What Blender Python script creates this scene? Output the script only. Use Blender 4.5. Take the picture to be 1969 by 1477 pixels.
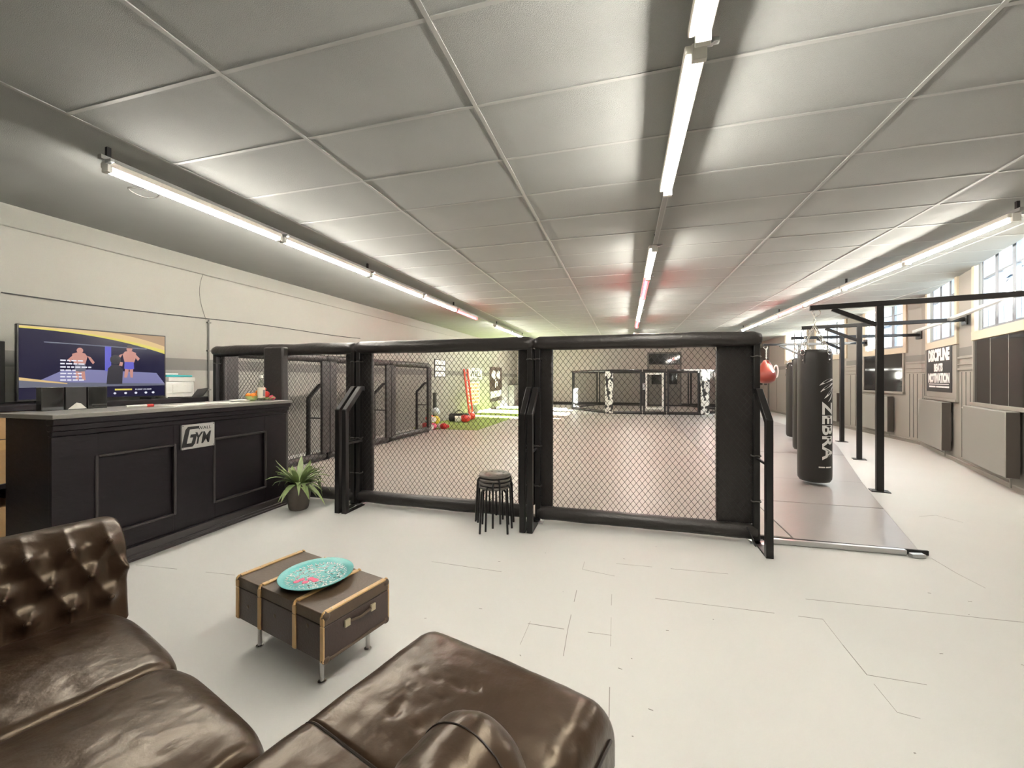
import bpy, bmesh, math, random
from math import sin, cos, pi, radians, sqrt, atan2
from mathutils import Vector, Matrix, noise

random.seed(7)
for o in list(bpy.data.objects):
    bpy.data.objects.remove(o)
SC = bpy.context.scene
COL = SC.collection

# ------------------------------------------------------------------ camera, world, sun, exposure
F_PX, W_PX, H_PX = 780.0, 1969.0, 1477.0
YAW = math.atan(217.5 / 780.0)
cam_d = bpy.data.cameras.new('camera')
cam_d.sensor_fit = 'HORIZONTAL'
cam_d.sensor_width = 36.0
cam_d.lens = F_PX / W_PX * 36.0
cam_d.shift_y = -9.5 / W_PX
cam_d.clip_start = 0.02
cam = bpy.data.objects.new('camera', cam_d)
COL.objects.link(cam)
cam.location = (0, 0, 1.36)
cam.rotation_euler = (pi / 2, 0, YAW)
SC.camera = cam

wd = bpy.data.worlds.new('sky')
SC.world = wd
wd.use_nodes = True
wn = wd.node_tree
bg = wn.nodes['Background']
bg.inputs['Color'].default_value = (0.80, 0.90, 1.0, 1)
bg.inputs['Strength'].default_value = 10.0

sun_d = bpy.data.lights.new('sun', 'SUN')
sun_d.energy = 230.0
sun_d.color = (1.0, 0.95, 0.84)
sun_d.angle = 0.01
sun = bpy.data.objects.new('sun', sun_d)
COL.objects.link(sun)
sun.rotation_euler = Vector((-0.95, 0.16, -0.245)).to_track_quat('-Z', 'Y').to_euler()

vs = SC.view_settings
SC.display_settings.display_device = 'sRGB'
vs.view_transform = 'Standard'
vs.look = 'None'
vs.exposure = 0.98
vs.gamma = 1.0
vs.use_curve_mapping = False
cy = SC.cycles
cy.use_denoising = True
cy.max_bounces = 8
cy.diffuse_bounces = 5
cy.glossy_bounces = 3
cy.transparent_max_bounces = 12
cy.caustics_reflective = False
cy.caustics_refractive = False
cy.sample_clamp_indirect = 10.0
cy.blur_glossy = 1.0

TUBE_WARM = 120.0       # radiance of a lit tube
TUBE_RED = 34.0
CEIL_Z = 3.03
X_LEFT, Y_FAR, Y_BACK = -5.7, 21.5, -3.5
P1 = Vector((5.9, 10.35, 0))               # bend of the right wall
D1 = Vector((0, -1, 0))
D2 = Vector((-0.3156, -0.9489, 0)).normalized()
N2 = Vector((-D2.y, D2.x, 0)) * -1          # inward normal of the slanted part
PEND = P1 + D2 * ((10.35 - Y_BACK) / -D2.y)

# ------------------------------------------------------------------ materials
def nd(nt, t, **kw):
    n = nt.nodes.new(t)
    for k, v in kw.items():
        setattr(n, k, v)
    return n

def mat(name, col, rough=0.5, metal=0.0, spec=0.5, var=0.0, vscale=8.0, bump=0.0, bscale=60.0,
        emit=None, estr=0.0, alpha=None, stretch=None, coat=0.0):
    m = bpy.data.materials.new(name)
    m.use_nodes = True
    nt = m.node_tree
    b = nt.nodes['Principled BSDF']
    b.inputs['Base Color'].default_value = (*col, 1)
    b.inputs['Roughness'].default_value = rough
    b.inputs['Metallic'].default_value = metal
    b.inputs['Specular IOR Level'].default_value = spec
    b.inputs['Coat Weight'].default_value = coat
    if emit:
        b.inputs['Emission Color'].default_value = (*emit, 1)
        b.inputs['Emission Strength'].default_value = estr
    if var or bump:
        tc = nd(nt, 'ShaderNodeTexCoord')
        src = tc.outputs['Object']
        if stretch:
            mp = nd(nt, 'ShaderNodeMapping')
            mp.inputs['Scale'].default_value = stretch
            nt.links.new(src, mp.inputs['Vector'])
            src = mp.outputs['Vector']
    if var:
        n = nd(nt, 'ShaderNodeTexNoise')
        n.inputs['Scale'].default_value = vscale
        n.inputs['Detail'].default_value = 5
        nt.links.new(src, n.inputs['Vector'])
        r = nd(nt, 'ShaderNodeMix', data_type='RGBA')
        r.inputs[6].default_value = (*[c * (1 - var) for c in col], 1)
        r.inputs[7].default_value = (*[min(1, c * (1 + var)) for c in col], 1)
        nt.links.new(n.outputs['Fac'], r.inputs[0])
        nt.links.new(r.outputs[2], b.inputs['Base Color'])
    if bump:
        n2 = nd(nt, 'ShaderNodeTexNoise')
        n2.inputs['Scale'].default_value = bscale
        n2.inputs['Detail'].default_value = 4
        nt.links.new(src, n2.inputs['Vector'])
        bp = nd(nt, 'ShaderNodeBump')
        bp.inputs['Strength'].default_value = bump
        bp.inputs['Distance'].default_value = 0.01
        nt.links.new(n2.outputs['Fac'], bp.inputs['Height'])
        nt.links.new(bp.outputs['Normal'], b.inputs['Normal'])
    return m

M = {}
M['floor'] = mat('floor_paint', (0.60, 0.60, 0.575), 0.55, spec=0.35, var=0.05, vscale=1.3, bump=0.05, bscale=9)
M['crack'] = mat('floor_joint', (0.27, 0.26, 0.24), 0.8)
M['ceil'] = mat('ceiling_tile', (0.355, 0.365, 0.352), 0.75, spec=0.3, var=0.06, vscale=3, bump=0.6, bscale=260)
M['tbar'] = mat('ceiling_bar', (0.41, 0.415, 0.40), 0.5)
M['wall'] = mat('wall_paint', (0.30, 0.295, 0.265), 0.7, spec=0.3, var=0.03, vscale=1.2, bump=0.1, bscale=120)
M['wallr'] = mat('panel_paint', (0.265, 0.250, 0.222), 0.55, spec=0.4, var=0.03, vscale=1.5, bump=0.08, bscale=90)
M['wallfar'] = mat('far_paint', (0.48, 0.44, 0.40), 0.7, var=0.04, vscale=1)
M['stripe'] = mat('stripe_paint', (0.155, 0.15, 0.14), 0.7)
M['radiator'] = mat('radiator_grey', (0.225, 0.22, 0.198), 0.45)
M['casement'] = mat('casement_grey', (0.23, 0.25, 0.28), 0.45)
M['endshade'] = mat('radiator_end_shade', (0.06, 0.05, 0.042), 0.6)  # dark colour for the painted shade on the radiator ends
M['strap'] = mat('strap_grey', (0.07, 0.065, 0.06), 0.5)
M['white'] = mat('white_plastic', (0.78, 0.77, 0.72), 0.4)
M['cream'] = mat('cream_frame', (0.52, 0.45, 0.34), 0.45)
M['black'] = mat('black_steel', (0.010, 0.009, 0.009), 0.35, spec=0.35, bump=0.05, bscale=200)
M['blackp'] = mat('black_plastic', (0.016, 0.015, 0.016), 0.4)
M['vinyl'] = mat('black_vinyl', (0.024, 0.021, 0.020), 0.36, spec=0.45, bump=0.5, bscale=28)
M['vinylb'] = mat('bag_vinyl', (0.020, 0.018, 0.017), 0.42, spec=0.4, bump=0.12, bscale=160)
M['wire'] = mat('wire_black', (0.013, 0.012, 0.012), 0.32)
M['mat'] = mat('training_mat', (0.37, 0.33, 0.295), 0.36, spec=0.6, var=0.05, vscale=5, bump=0.12, bscale=90)
M['matblue'] = mat('training_mat_grey', (0.33, 0.305, 0.29), 0.34, spec=0.6, var=0.05, vscale=3, bump=0.05, bscale=40)
M['turf'] = mat('turf_green', (0.27, 0.36, 0.09), 0.85, var=0.25, vscale=60, bump=0.8, bscale=200)
M['bar'] = mat('bar_black', (0.009, 0.0065, 0.009), 0.42, spec=0.28, var=0.35, vscale=5, bump=0.2, bscale=14, stretch=(1, 1, 3))
M['bartop'] = mat('bar_top', (0.25, 0.24, 0.22), 0.3)
M['baredge'] = mat('bar_moulding', (0.035, 0.03, 0.03), 0.3)
M['card'] = mat('cardboard', (0.52, 0.33, 0.16), 0.8, var=0.06, vscale=4)
M['leather'] = mat('brown_leather', (0.032, 0.019, 0.012), 0.30, spec=0.52, var=0.22, vscale=5, bump=0.25, bscale=22)
M['leather'].node_tree.nodes['Principled BSDF'].inputs['Specular Tint'].default_value = (1.0, 0.84, 0.64, 1)
M['seam'] = mat('leather_seam', (0.018, 0.012, 0.009), 0.5)
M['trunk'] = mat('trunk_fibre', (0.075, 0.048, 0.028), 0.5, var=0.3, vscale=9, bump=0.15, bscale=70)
M['trunkside'] = mat('trunk_side', (0.045, 0.027, 0.022), 0.48, var=0.25, vscale=9, bump=0.15, bscale=90)  # darker copy of the trunk fibre, the sides' shade put into the colour
M['slat'] = mat('beech_slat', (0.62, 0.40, 0.18), 0.4, var=0.2, vscale=14)
M['brass'] = mat('worn_brass', (0.62, 0.55, 0.38), 0.35, metal=0.8)
M['chrome'] = mat('chrome', (0.75, 0.74, 0.72), 0.15, metal=1.0)
M['alu'] = mat('aluminium', (0.68, 0.69, 0.70), 0.3, metal=0.9)
M['zinc'] = mat('zinc_chain', (0.50, 0.49, 0.45), 0.35, metal=0.8)
M['teal'] = mat('teal_glaze', (0.10, 0.42, 0.42), 0.3, bump=0.2, bscale=40)
M['tealfold'] = mat('teal_folder', (0.05, 0.42, 0.47), 0.4)
M['pot'] = mat('pot_taupe', (0.085, 0.07, 0.058), 0.5, var=0.1, vscale=6)
M['soil'] = mat('soil', (0.03, 0.02, 0.012), 0.9)
M['leaf'] = mat('leaf_green', (0.24, 0.32, 0.13), 0.4, var=0.5, vscale=14)
M['leafpale'] = mat('leaf_pale', (0.42, 0.52, 0.20), 0.45, var=0.3, vscale=10)
M['red'] = mat('red_vinyl', (0.55, 0.035, 0.03), 0.38)
M['redbag'] = mat('dark_red_leather', (0.22, 0.035, 0.022), 0.35)
M['redpaint'] = mat('red_paint', (0.75, 0.06, 0.03), 0.4)
M['orange'] = mat('orange_skin', (0.85, 0.28, 0.04), 0.45, bump=0.2, bscale=150)
M['orangeprint'] = mat('orange_print', (0.85, 0.35, 0.12), 0.6)
M['pink'] = mat('pink_petal', (0.75, 0.12, 0.22), 0.5)
M['paper'] = mat('paper', (0.80, 0.79, 0.74), 0.7)
M['paperdot'] = mat('printed_grey', (0.30, 0.30, 0.29), 0.7)
M['ink'] = mat('black_ink', (0.012, 0.012, 0.012), 0.5)
M['inkw'] = mat('white_ink', (0.85, 0.85, 0.83), 0.5)
M['plaque'] = mat('brushed_plaque', (0.62, 0.61, 0.58), 0.35, metal=0.35, var=0.08, vscale=30)
M['poster'] = mat('poster_black', (0.018, 0.018, 0.02), 0.5)
M['darkpanel'] = mat('dark_mirror', (0.035, 0.035, 0.035), 0.06, spec=1.0, metal=0.35)
M['slate'] = mat('roof_slate', (0.045, 0.058, 0.08), 0.6, var=0.3, vscale=5)
M['facade'] = mat('facade_white', (0.75, 0.75, 0.73), 0.8)
M['shade'] = mat('window_dark', (0.10, 0.12, 0.14), 0.2)
M['ground'] = mat('yard_gravel', (0.30, 0.29, 0.27), 0.9)
M['batten'] = mat('batten_white', (0.72, 0.69, 0.62), 0.45)
M['rail'] = mat('rail_grey', (0.30, 0.30, 0.29), 0.45)
M['tube'] = mat('tube_lit', (0.9, 0.9, 0.9), 0.4, emit=(1.0, 0.945, 0.85), estr=TUBE_WARM)
M['tubered'] = mat('tube_lit_red', (0.9, 0.1, 0.1), 0.4, emit=(1.0, 0.03, 0.05), estr=TUBE_RED)
M['screen'] = mat('screen_navy', (0.005, 0.005, 0.01), 0.15, emit=(0.008, 0.007, 0.034), estr=0.45)
M['s_gold'] = mat('screen_gold', (0, 0, 0), 0.4, emit=(0.75, 0.52, 0.22), estr=0.45)
M['s_skin'] = mat('screen_skin', (0, 0, 0), 0.4, emit=(0.60, 0.27, 0.22), estr=0.45)
M['s_brown'] = mat('screen_brown', (0, 0, 0), 0.4, emit=(0.42, 0.26, 0.13), estr=0.45)
M['s_blue'] = mat('screen_blue', (0, 0, 0), 0.4, emit=(0.10, 0.10, 0.62), estr=0.45)
M['s_canvas'] = mat('screen_canvas', (0, 0, 0), 0.4, emit=(0.20, 0.20, 0.42), estr=0.45)
M['s_grey'] = mat('screen_grey', (0, 0, 0), 0.4, emit=(0.13, 0.14, 0.20), estr=0.45)
M['s_white'] = mat('screen_white', (0, 0, 0), 0.4, emit=(0.85, 0.85, 0.95), estr=0.45)
M['s_dark'] = mat('screen_dark', (0, 0, 0), 0.4, emit=(0.006, 0.006, 0.02), estr=0.45)
M['s_yellow'] = mat('screen_yellow', (0, 0, 0), 0.4, emit=(0.75, 0.65, 0.10), estr=0.45)
M['bluewhite'] = mat('pale_ball', (0.65, 0.75, 0.80), 0.4)
M['yellow'] = mat('yellow_vinyl', (0.75, 0.62, 0.06), 0.4)
M['roller'] = mat('grey_foam', (0.06, 0.065, 0.055), 0.7)
M['seat'] = mat('stool_black', (0.09, 0.08, 0.07), 0.3)  # black seat, base colour lightened to stand for ceiling glare
M['bottle'] = mat('bottle_label', (0.80, 0.76, 0.62), 0.35)
M['camo'] = mat('sponsor_pad', (0.5, 0.5, 0.47), 0.5)
nt = M['camo'].node_tree
_v = nd(nt, 'ShaderNodeTexNoise'); _v.inputs['Scale'].default_value = 5.5
_t = nd(nt, 'ShaderNodeTexCoord'); _r = nd(nt, 'ShaderNodeValToRGB')
_r.color_ramp.interpolation = 'CONSTANT'
_r.color_ramp.elements[0].color = (0.03, 0.03, 0.03, 1); _r.color_ramp.elements[1].color = (0.8, 0.8, 0.75, 1)
_r.color_ramp.elements[1].position = 0.47
nt.links.new(_t.outputs['Object'], _v.inputs['Vector']); nt.links.new(_v.outputs['Fac'], _r.inputs['Fac'])
nt.links.new(_r.outputs['Color'], nt.nodes['Principled BSDF'].inputs['Base Color'])

def glass(name, tint, refl):
    m = bpy.data.materials.new(name)
    m.use_nodes = True
    nt = m.node_tree
    nt.nodes.clear()
    out = nd(nt, 'ShaderNodeOutputMaterial'); mx = nd(nt, 'ShaderNodeMixShader')
    tr = nd(nt, 'ShaderNodeBsdfTransparent'); gl = nd(nt, 'ShaderNodeBsdfGlossy')
    tr.inputs['Color'].default_value = (*tint, 1)
    gl.inputs['Roughness'].default_value = 0.02
    mx.inputs[0].default_value = refl
    nt.links.new(tr.outputs[0], mx.inputs[1]); nt.links.new(gl.outputs[0], mx.inputs[2])
    nt.links.new(mx.outputs[0], out.inputs['Surface'])
    return m
M['glass'] = glass('window_glass', (0.93, 0.96, 0.97), 0.06)
M['clear'] = glass('clear_bottle', (0.88, 0.90, 0.86), 0.12)

# ------------------------------------------------------------------ mesh builder
class MB:
    def __init__(s):
        s.v, s.f = [], []
    def add(s, vs_, fs_):
        n = len(s.v)
        s.v += [tuple(p) for p in vs_]
        s.f += [tuple(i + n for i in f) for f in fs_]
        return s
    def box(s, x0, x1, y0, y1, z0, z1, mtx=None):
        vs_ = [Vector((x, y, z)) for z in (z0, z1) for y in (y0, y1) for x in (x0, x1)]
        if mtx:
            vs_ = [mtx @ p for p in vs_]
        return s.add(vs_, [(0, 2, 3, 1), (4, 5, 7, 6), (0, 1, 5, 4), (2, 6, 7, 3), (0, 4, 6, 2), (1, 3, 7, 5)])
    def bar(s, a, b, w, h, up=(0, 0, 1)):
        a, b = Vector(a), Vector(b)
        d = (b - a).normalized(); up = Vector(up)
        if abs(d.dot(up)) > 0.98:
            up = Vector((1, 0, 0))
        sx = d.cross(up).normalized() * (w / 2); sz = sx.cross(d).normalized() * (h / 2)
        vs_ = [p + i * sx + j * sz for p in (a, b) for i, j in ((-1, -1), (1, -1), (1, 1), (-1, 1))]
        return s.add(vs_, [(3, 2, 1, 0), (4, 5, 6, 7), (0, 1, 5, 4), (1, 2, 6, 5), (2, 3, 7, 6), (3, 0, 4, 7)])
    def tube(s, pts, r, n=8, closed=False, cap=True):
        pts = [Vector(p) for p in pts]
        rs = r if isinstance(r, (list, tuple)) else [r] * len(pts)
        L = len(pts); vs_ = []; prev = None
        for i, p in enumerate(pts):
            if closed:
                d = pts[(i + 1) % L] - pts[i - 1]
            else:
                d = pts[min(i + 1, L - 1)] - pts[max(i - 1, 0)]
            d.normalize()
            if prev is None:
                u = Vector((0, 0, 1)) if abs(d.z) < 0.9 else Vector((1, 0, 0))
                u = (u - d * u.dot(d)).normalized()
            else:
                u = (prev - d * prev.dot(d)).normalized()
            prev = u; w = d.cross(u)
            vs_ += [p + (u * cos(2 * pi * k / n) + w * sin(2 * pi * k / n)) * rs[i] for k in range(n)]
        fs_ = []
        for i in range(L if closed else L - 1):
            j = (i + 1) % L
            for k in range(n):
                k2 = (k + 1) % n
                fs_.append((i * n + k, i * n + k2, j * n + k2, j * n + k))
        if not closed and cap:
            fs_.append(tuple(range(n - 1, -1, -1)))
            fs_.append(tuple((L - 1) * n + k for k in range(n)))
        return s.add(vs_, fs_)
    def lathe(s, prof, c=(0, 0, 0), n=24, axis='z', mtx=None):
        vs_ = []
        for r, z in prof:
            for k in range(n):
                a = 2 * pi * k / n
                p = Vector((r * cos(a), r * sin(a), z))
                if mtx:
                    p = mtx @ p
                vs_.append(p + Vector(c))
        fs_ = []
        for i in range(len(prof) - 1):
            for k in range(n):
                k2 = (k + 1) % n
                fs_.append((i * n + k, i * n + k2, (i + 1) * n + k2, (i + 1) * n + k))
        if prof[0][0] > 1e-5:
            fs_.append(tuple(range(n - 1, -1, -1)))
        if prof[-1][0] > 1e-5:
            fs_.append(tuple((len(prof) - 1) * n + k for k in range(n)))
        return s.add(vs_, fs_)
    def ball(s, c, r, n=14, m=9, sc=(1, 1, 1)):
        prof = [(max(1e-6, sin(pi * i / m)), -cos(pi * i / m)) for i in range(m + 1)]
        return s.lathe(prof, c, n, mtx=Matrix.Diagonal((r * sc[0], r * sc[1], r * sc[2])))
    def grid(s, fn, nu, nv, closed_u=False):
        vs_ = [fn(i, j) for j in range(nv) for i in range(nu)]
        fs_ = []
        for j in range(nv - 1):
            for i in range(nu if closed_u else nu - 1):
                i2 = (i + 1) % nu
                fs_.append((j * nu + i, j * nu + i2, (j + 1) * nu + i2, (j + 1) * nu + i))
        return s.add(vs_, fs_)
    def prism(s, poly, h, mtx):
        # polygon in local xy, extruded by h along z, mapped by mtx
        n = len(poly)
        vs_ = [mtx @ Vector((x, y, 0)) for x, y in poly] + [mtx @ Vector((x, y, h)) for x, y in poly]
        fs_ = [tuple(range(n - 1, -1, -1)), tuple(range(n, 2 * n))]
        fs_ += [(i, (i + 1) % n, (i + 1) % n + n, i + n) for i in range(n)]
        return s.add(vs_, fs_)
    def build(s, name, m, parent=None, bevel=0, smooth=35, subd=0):
        me = bpy.data.meshes.new(name)
        me.from_pydata(s.v, [], s.f)
        bm = bmesh.new(); bm.from_mesh(me)
        bmesh.ops.remove_doubles(bm, verts=bm.verts, dist=1e-5)
        bmesh.ops.recalc_face_normals(bm, faces=bm.faces)
        bm.to_mesh(me); bm.free()
        return link(name, me, m, parent, bevel, smooth, subd)

def link(name, me, m, parent=None, bevel=0, smooth=35, subd=0):
    me.materials.clear()
    me.materials.append(M[m] if isinstance(m, str) else m)
    if smooth:
        me.polygons.foreach_set('use_smooth', [True] * len(me.polygons))
        me.set_sharp_from_angle(angle=radians(smooth))
    o = bpy.data.objects.new(name, me)
    COL.objects.link(o)
    o.parent = parent
    if bevel:
        b = o.modifiers.new('bevel', 'BEVEL')
        b.width = bevel; b.segments = 2; b.limit_method = 'ANGLE'; b.angle_limit = radians(40)
        b.harden_normals = False
    if subd:
        sd = o.modifiers.new('subd', 'SUBSURF'); sd.levels = subd; sd.render_levels = subd
    return o

def tag(o, label, cat, group=None):
    o['label'] = label; o['category'] = cat
    if group:
        o['group'] = group
    return o
def struct(o, label=None):
    o['kind'] = 'structure'
    if label:
        o['label'] = label
    return o
def thing(name, label, cat, loc=(0, 0, 0), rz=0, group=None):
    e = bpy.data.objects.new(name, None)
    COL.objects.link(e)
    e.location = loc; e.rotation_euler = (0, 0, rz); e.empty_display_size = 0.1
    return tag(e, label, cat, group)
def copy_tree(o, loc=None, rz=None, label=None, parent=None):
    c = o.copy(); COL.objects.link(c)
    if parent:
        c.parent = parent
    if loc is not None:
        c.location = loc
    if rz is not None:
        c.rotation_euler = (0, 0, rz)
    if label:
        c['label'] = label
    for ch in list(o.children):
        copy_tree(ch, parent=c)
    return c

def text_mesh(body, size, extrude=0.001, shear=0.0, offset=0.0, align='CENTER', spacing=1.0, resolution=3):
    cu = bpy.data.curves.new('txt', 'FONT')
    cu.body = body; cu.size = size; cu.extrude = extrude; cu.shear = shear; cu.offset = offset
    cu.align_x = align; cu.align_y = 'CENTER'; cu.space_character = spacing; cu.resolution_u = resolution
    o = bpy.data.objects.new('txt', cu)
    COL.objects.link(o)
    dg = bpy.context.evaluated_depsgraph_get()
    me = bpy.data.meshes.new_from_object(o.evaluated_get(dg))
    bpy.data.objects.remove(o); bpy.data.curves.remove(cu)
    return me
def text(name, body, size, m, parent, mtx, width=None, height=None, **kw):
    me = text_mesh(body, size, **kw)
    xs = [v.co.x for v in me.vertices]; ys = [v.co.y for v in me.vertices]
    cx, cy_ = (max(xs) + min(xs)) / 2, (max(ys) + min(ys)) / 2
    sx = width / (max(xs) - min(xs)) if width else 1
    sy = height / (max(ys) - min(ys)) if height else (sx if width else 1)
    for v in me.vertices:
        v.co = mtx @ Vector(((v.co.x - cx) * sx, (v.co.y - cy_) * sy, v.co.z))
    return link(name, me, m, parent, smooth=0)

def facing(origin, right, up=(0, 0, 1)):
    r = Vector(right).normalized(); u = Vector(up).normalized(); n = r.cross(u)
    m = Matrix((( r.x, u.x, n.x, origin[0]), (r.y, u.y, n.y, origin[1]), (r.z, u.z, n.z, origin[2]), (0, 0, 0, 1)))
    return m

# ------------------------------------------------------------------ room shell
def clip_right(mb_name, m, bm, name):
    # cut a horizontal sheet to the slanted right wall line
    for co, no in ((P1, N2), ):
        bmesh.ops.bisect_plane(bm, geom=bm.verts[:] + bm.edges[:] + bm.faces[:], plane_co=P1, plane_no=-N2,
                               clear_outer=True, dist=1e-5)
fl = MB()
poly = [(X_LEFT - .02, Y_BACK), (PEND.x, Y_BACK), (P1.x, P1.y), (5.9, Y_FAR), (X_LEFT - .02, Y_FAR)]
fl.prism(poly, 0.2, Matrix.Translation((0, 0, -0.2)))
floor = struct(fl.build('floor', 'floor', smooth=0))

cr = MB()
for l in [[(-.291, 3.056), (-.294, 2.927), (-.069, 2.886)], [(-.082, 2.637), (-.069, 1.994)],
          [(-.3, 2.629), (-.3, 2.206), (-.292, 1.985)], [(-.521, 2.198), (-.319, 2.201), (-.069, 2.215)],
          [(-.292, 1.985), (-.069, 1.994)], [(-.069, 1.994), (-.059, 1.532)], [(-.063, 3.085), (.692, 3.13)],
          [(.18, 2.66), (.591, 2.673), (1.078, 2.684)], [(1.075, 2.903), (1.078, 2.684), (1.072, 2.454), (1.071, 2.234)],
          [(1.075, 2.903), (1.486, 2.923), (1.984, 2.942), (2.147, 2.952)], [(1.071, 2.234), (1.292, 2.233)],
          [(1.069, 2.177), (1.069, 2.016), (1.139, 2.004), (1.28, 2.018)], [(2.241, 3.942), (2.235, 3.568), (2.258, 3.369)],
          [(2.804, 4.953), (2.99, 5.037), (3.085, 4.85)], [(-3.45, 2.12), (-2.606, 2.194)],
          [(-.518, 2.011), (-.512, 2.221)], [(-1.388, 2.75), (-.704, 2.733)]]:
    for (xa, ya), (xb, yb) in zip(l, l[1:]):
        n = max(1, int(math.hypot(xb - xa, yb - ya) / 0.12))
        for i in range(n):
            if random.random() < 0.18:
                continue
            t0, t1 = i / n, (i + 1) / n
            w = random.uniform(0.0016, 0.0042)
            cr.bar((xa + (xb - xa) * t0, ya + (yb - ya) * t0, .0004), (xa + (xb - xa) * t1, ya + (yb - ya) * t1, .0004), w, .0008)
for k in range(26):
    x, y = random.uniform(-1.2, 2.4), random.uniform(1.5, 3.6)
    a = random.uniform(0, pi); r = random.uniform(.004, .022)
    cr.bar((x, y, .0004), (x + r * cos(a), y + .4 * r * sin(a), .0004), .004, .0008)
cr.build('floor_crack', 'crack', floor, smooth=0)

# suspended ceiling: each tile sags a little between its bars
bm = bmesh.new()
X0T, Y0T, TX, TY = -0.88, 2.33, 1.25, 0.625
xs = [X0T + TX * k for k in range(-4, 7)]
ys = [Y0T + TY * k for k in range(-10, 32)]
for xi in range(len(xs) - 1):
    for yi in range(len(ys) - 1):
        xa, xb, ya, yb = xs[xi], xs[xi + 1], ys[yi], min(ys[yi + 1], Y_FAR)
        if xb < X_LEFT or ya > Y_FAR:
            continue
        xa = max(xa, X_LEFT)
        sag = random.uniform(0.004, 0.013); tx_, ty_ = random.uniform(-.004, .004), random.uniform(-.006, .006)
        NU, NV = 6, 6
        vv = []
        for j in range(NV + 1):
            for i in range(NU + 1):
                u, v = i / NU, j / NV
                z = CEIL_Z - sag * (1 - (2 * u - 1) ** 2) * (1 - (2 * v - 1) ** 2) + (tx_ * (u - .5) + ty_ * (v - .5)) * (1 if xa > -3.5 else 0)
                vv.append(bm.verts.new((xa + (xb - xa) * u, ya + (yb - ya) * v, z)))
        for j in range(NV):
            for i in range(NU):
                a = j * (NU + 1) + i
                bm.faces.new((vv[a], vv[a + NU + 1], vv[a + NU + 2], vv[a + 1])).smooth = True
# closing slab above
sl = [bm.verts.new((x, y, CEIL_Z + .04)) for x, y in ((X_LEFT, Y_BACK - .3), (7, Y_BACK - .3), (7, Y_FAR), (X_LEFT, Y_FAR))]
bm.faces.new(sl)
clip_right(None, None, bm, None)
bmesh.ops.bisect_plane(bm, geom=bm.verts[:] + bm.edges[:] + bm.faces[:], plane_co=(5.92, 0, 0), plane_no=(1, 0, 0), clear_outer=True)
me = bpy.data.meshes.new('ceiling'); bm.to_mesh(me); bm.free()
me.materials.append(M['ceil'])
ceil = bpy.data.objects.new('ceiling', me); COL.objects.link(ceil); struct(ceil)
tb = MB()
for x in xs:
    if x < -3.5 or x > 5.8:
        continue
    y0 = Y_BACK if x < PEND.x else P1.y + (x - P1.x) * D2.y / D2.x
    tb.box(x - .012, x + .012, max(y0, Y_BACK), Y_FAR, CEIL_Z - .006, CEIL_Z + .02)
for y in ys:
    if y > Y_FAR or y < Y_BACK:
        continue
    xr = 5.9 if y > P1.y else P1.x + (y - P1.y) * D2.x / D2.y
    tb.box(-3.38, xr, y - .011, y + .011, CEIL_Z - .0045, CEIL_Z + .02)
struct(tb.build('trim_1', 'tbar', smooth=0), 'pale metal grid bars between the ceiling tiles')

# walls
wl = MB().box(X_LEFT - .25, X_LEFT, Y_BACK - .3, Y_FAR + .25, -.1, 3.35)
wall_left = struct(wl.build('wall_left', 'wall', smooth=0))
struct(MB().box(X_LEFT, X_LEFT + .004, Y_BACK, Y_FAR, 1.48, 1.635).build('trim_6', 'stripe', smooth=0), 'darker painted band along the left wall')
struct(MB().box(X_LEFT, X_LEFT + .03, Y_BACK, Y_FAR, 2.82, CEIL_Z + .02).build('trim_5', 'wall', bevel=.01), 'board added along the top of the left wall for its shade line')  # added board, its edge gives a soft shading line under the ceiling
wf = MB().box(X_LEFT - .2, 6.2, Y_FAR, Y_FAR + .25, -.1, 3.35)
struct(wf.build('wall_far', 'wallfar', smooth=0))
wb = MB().box(X_LEFT - .2, 3.0, Y_BACK - .25, Y_BACK, -.1, 3.35)
struct(wb.build('wall_back', 'wall', smooth=0))
rs = MB().box(X_LEFT - .25, 2.4, Y_BACK - .3, Y_FAR + .25, 3.33, 3.4).prism(
    [(2.4, Y_BACK - .3), (PEND.x + .2, Y_BACK - .3), (P1.x + .22, P1.y), (6.12, Y_FAR + .25), (2.4, Y_FAR + .25)], .07, Matrix.Translation((0, 0, 3.33)))
struct(rs.build('roof_slab', 'wallfar', smooth=0), 'roof above the suspended ceiling')

ANG1, ANG2 = atan2(D1.y, D1.x), atan2(D2.y, D2.x)
FR1 = Matrix.Translation((5.9, Y_FAR, 0)) @ Matrix.Rotation(ANG1, 4, 'Z')    # x runs towards the camera, y outwards
FR2 = Matrix.Translation(P1) @ Matrix.Rotation(ANG2, 4, 'Z')
L1, L2 = Y_FAR - P1.y, (PEND - P1).length
SILL, WTOP = 2.0, 3.3
win1 = [(Y_FAR - 17.7, Y_FAR - 15.75), (Y_FAR - 15.15, Y_FAR - 13.3), (Y_FAR - 12.4, Y_FAR - 10.83)]
win2 = [(0.47, 2.14), (2.87, 4.50)]
wr = MB()
for fr, L, wins in ((FR1, L1, win1), (FR2, L2, win2)):
    e0, e1 = -.1, L + .1
    wr.box(e0, e1, 0, .3, -.1, SILL, fr)
    cur = e0
    for a, b in wins:
        wr.box(cur, a, 0, .3, SILL, 3.35, fr); cur = b
    wr.box(cur, e1, 0, .3, SILL, 3.35, fr)
wall_right = struct(wr.build('wall_right', 'wallr', smooth=0))

def wpt(seg, u, off, z):
    fr = FR1 if seg == 1 else FR2
    return fr @ Vector((u, -off, z))
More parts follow.
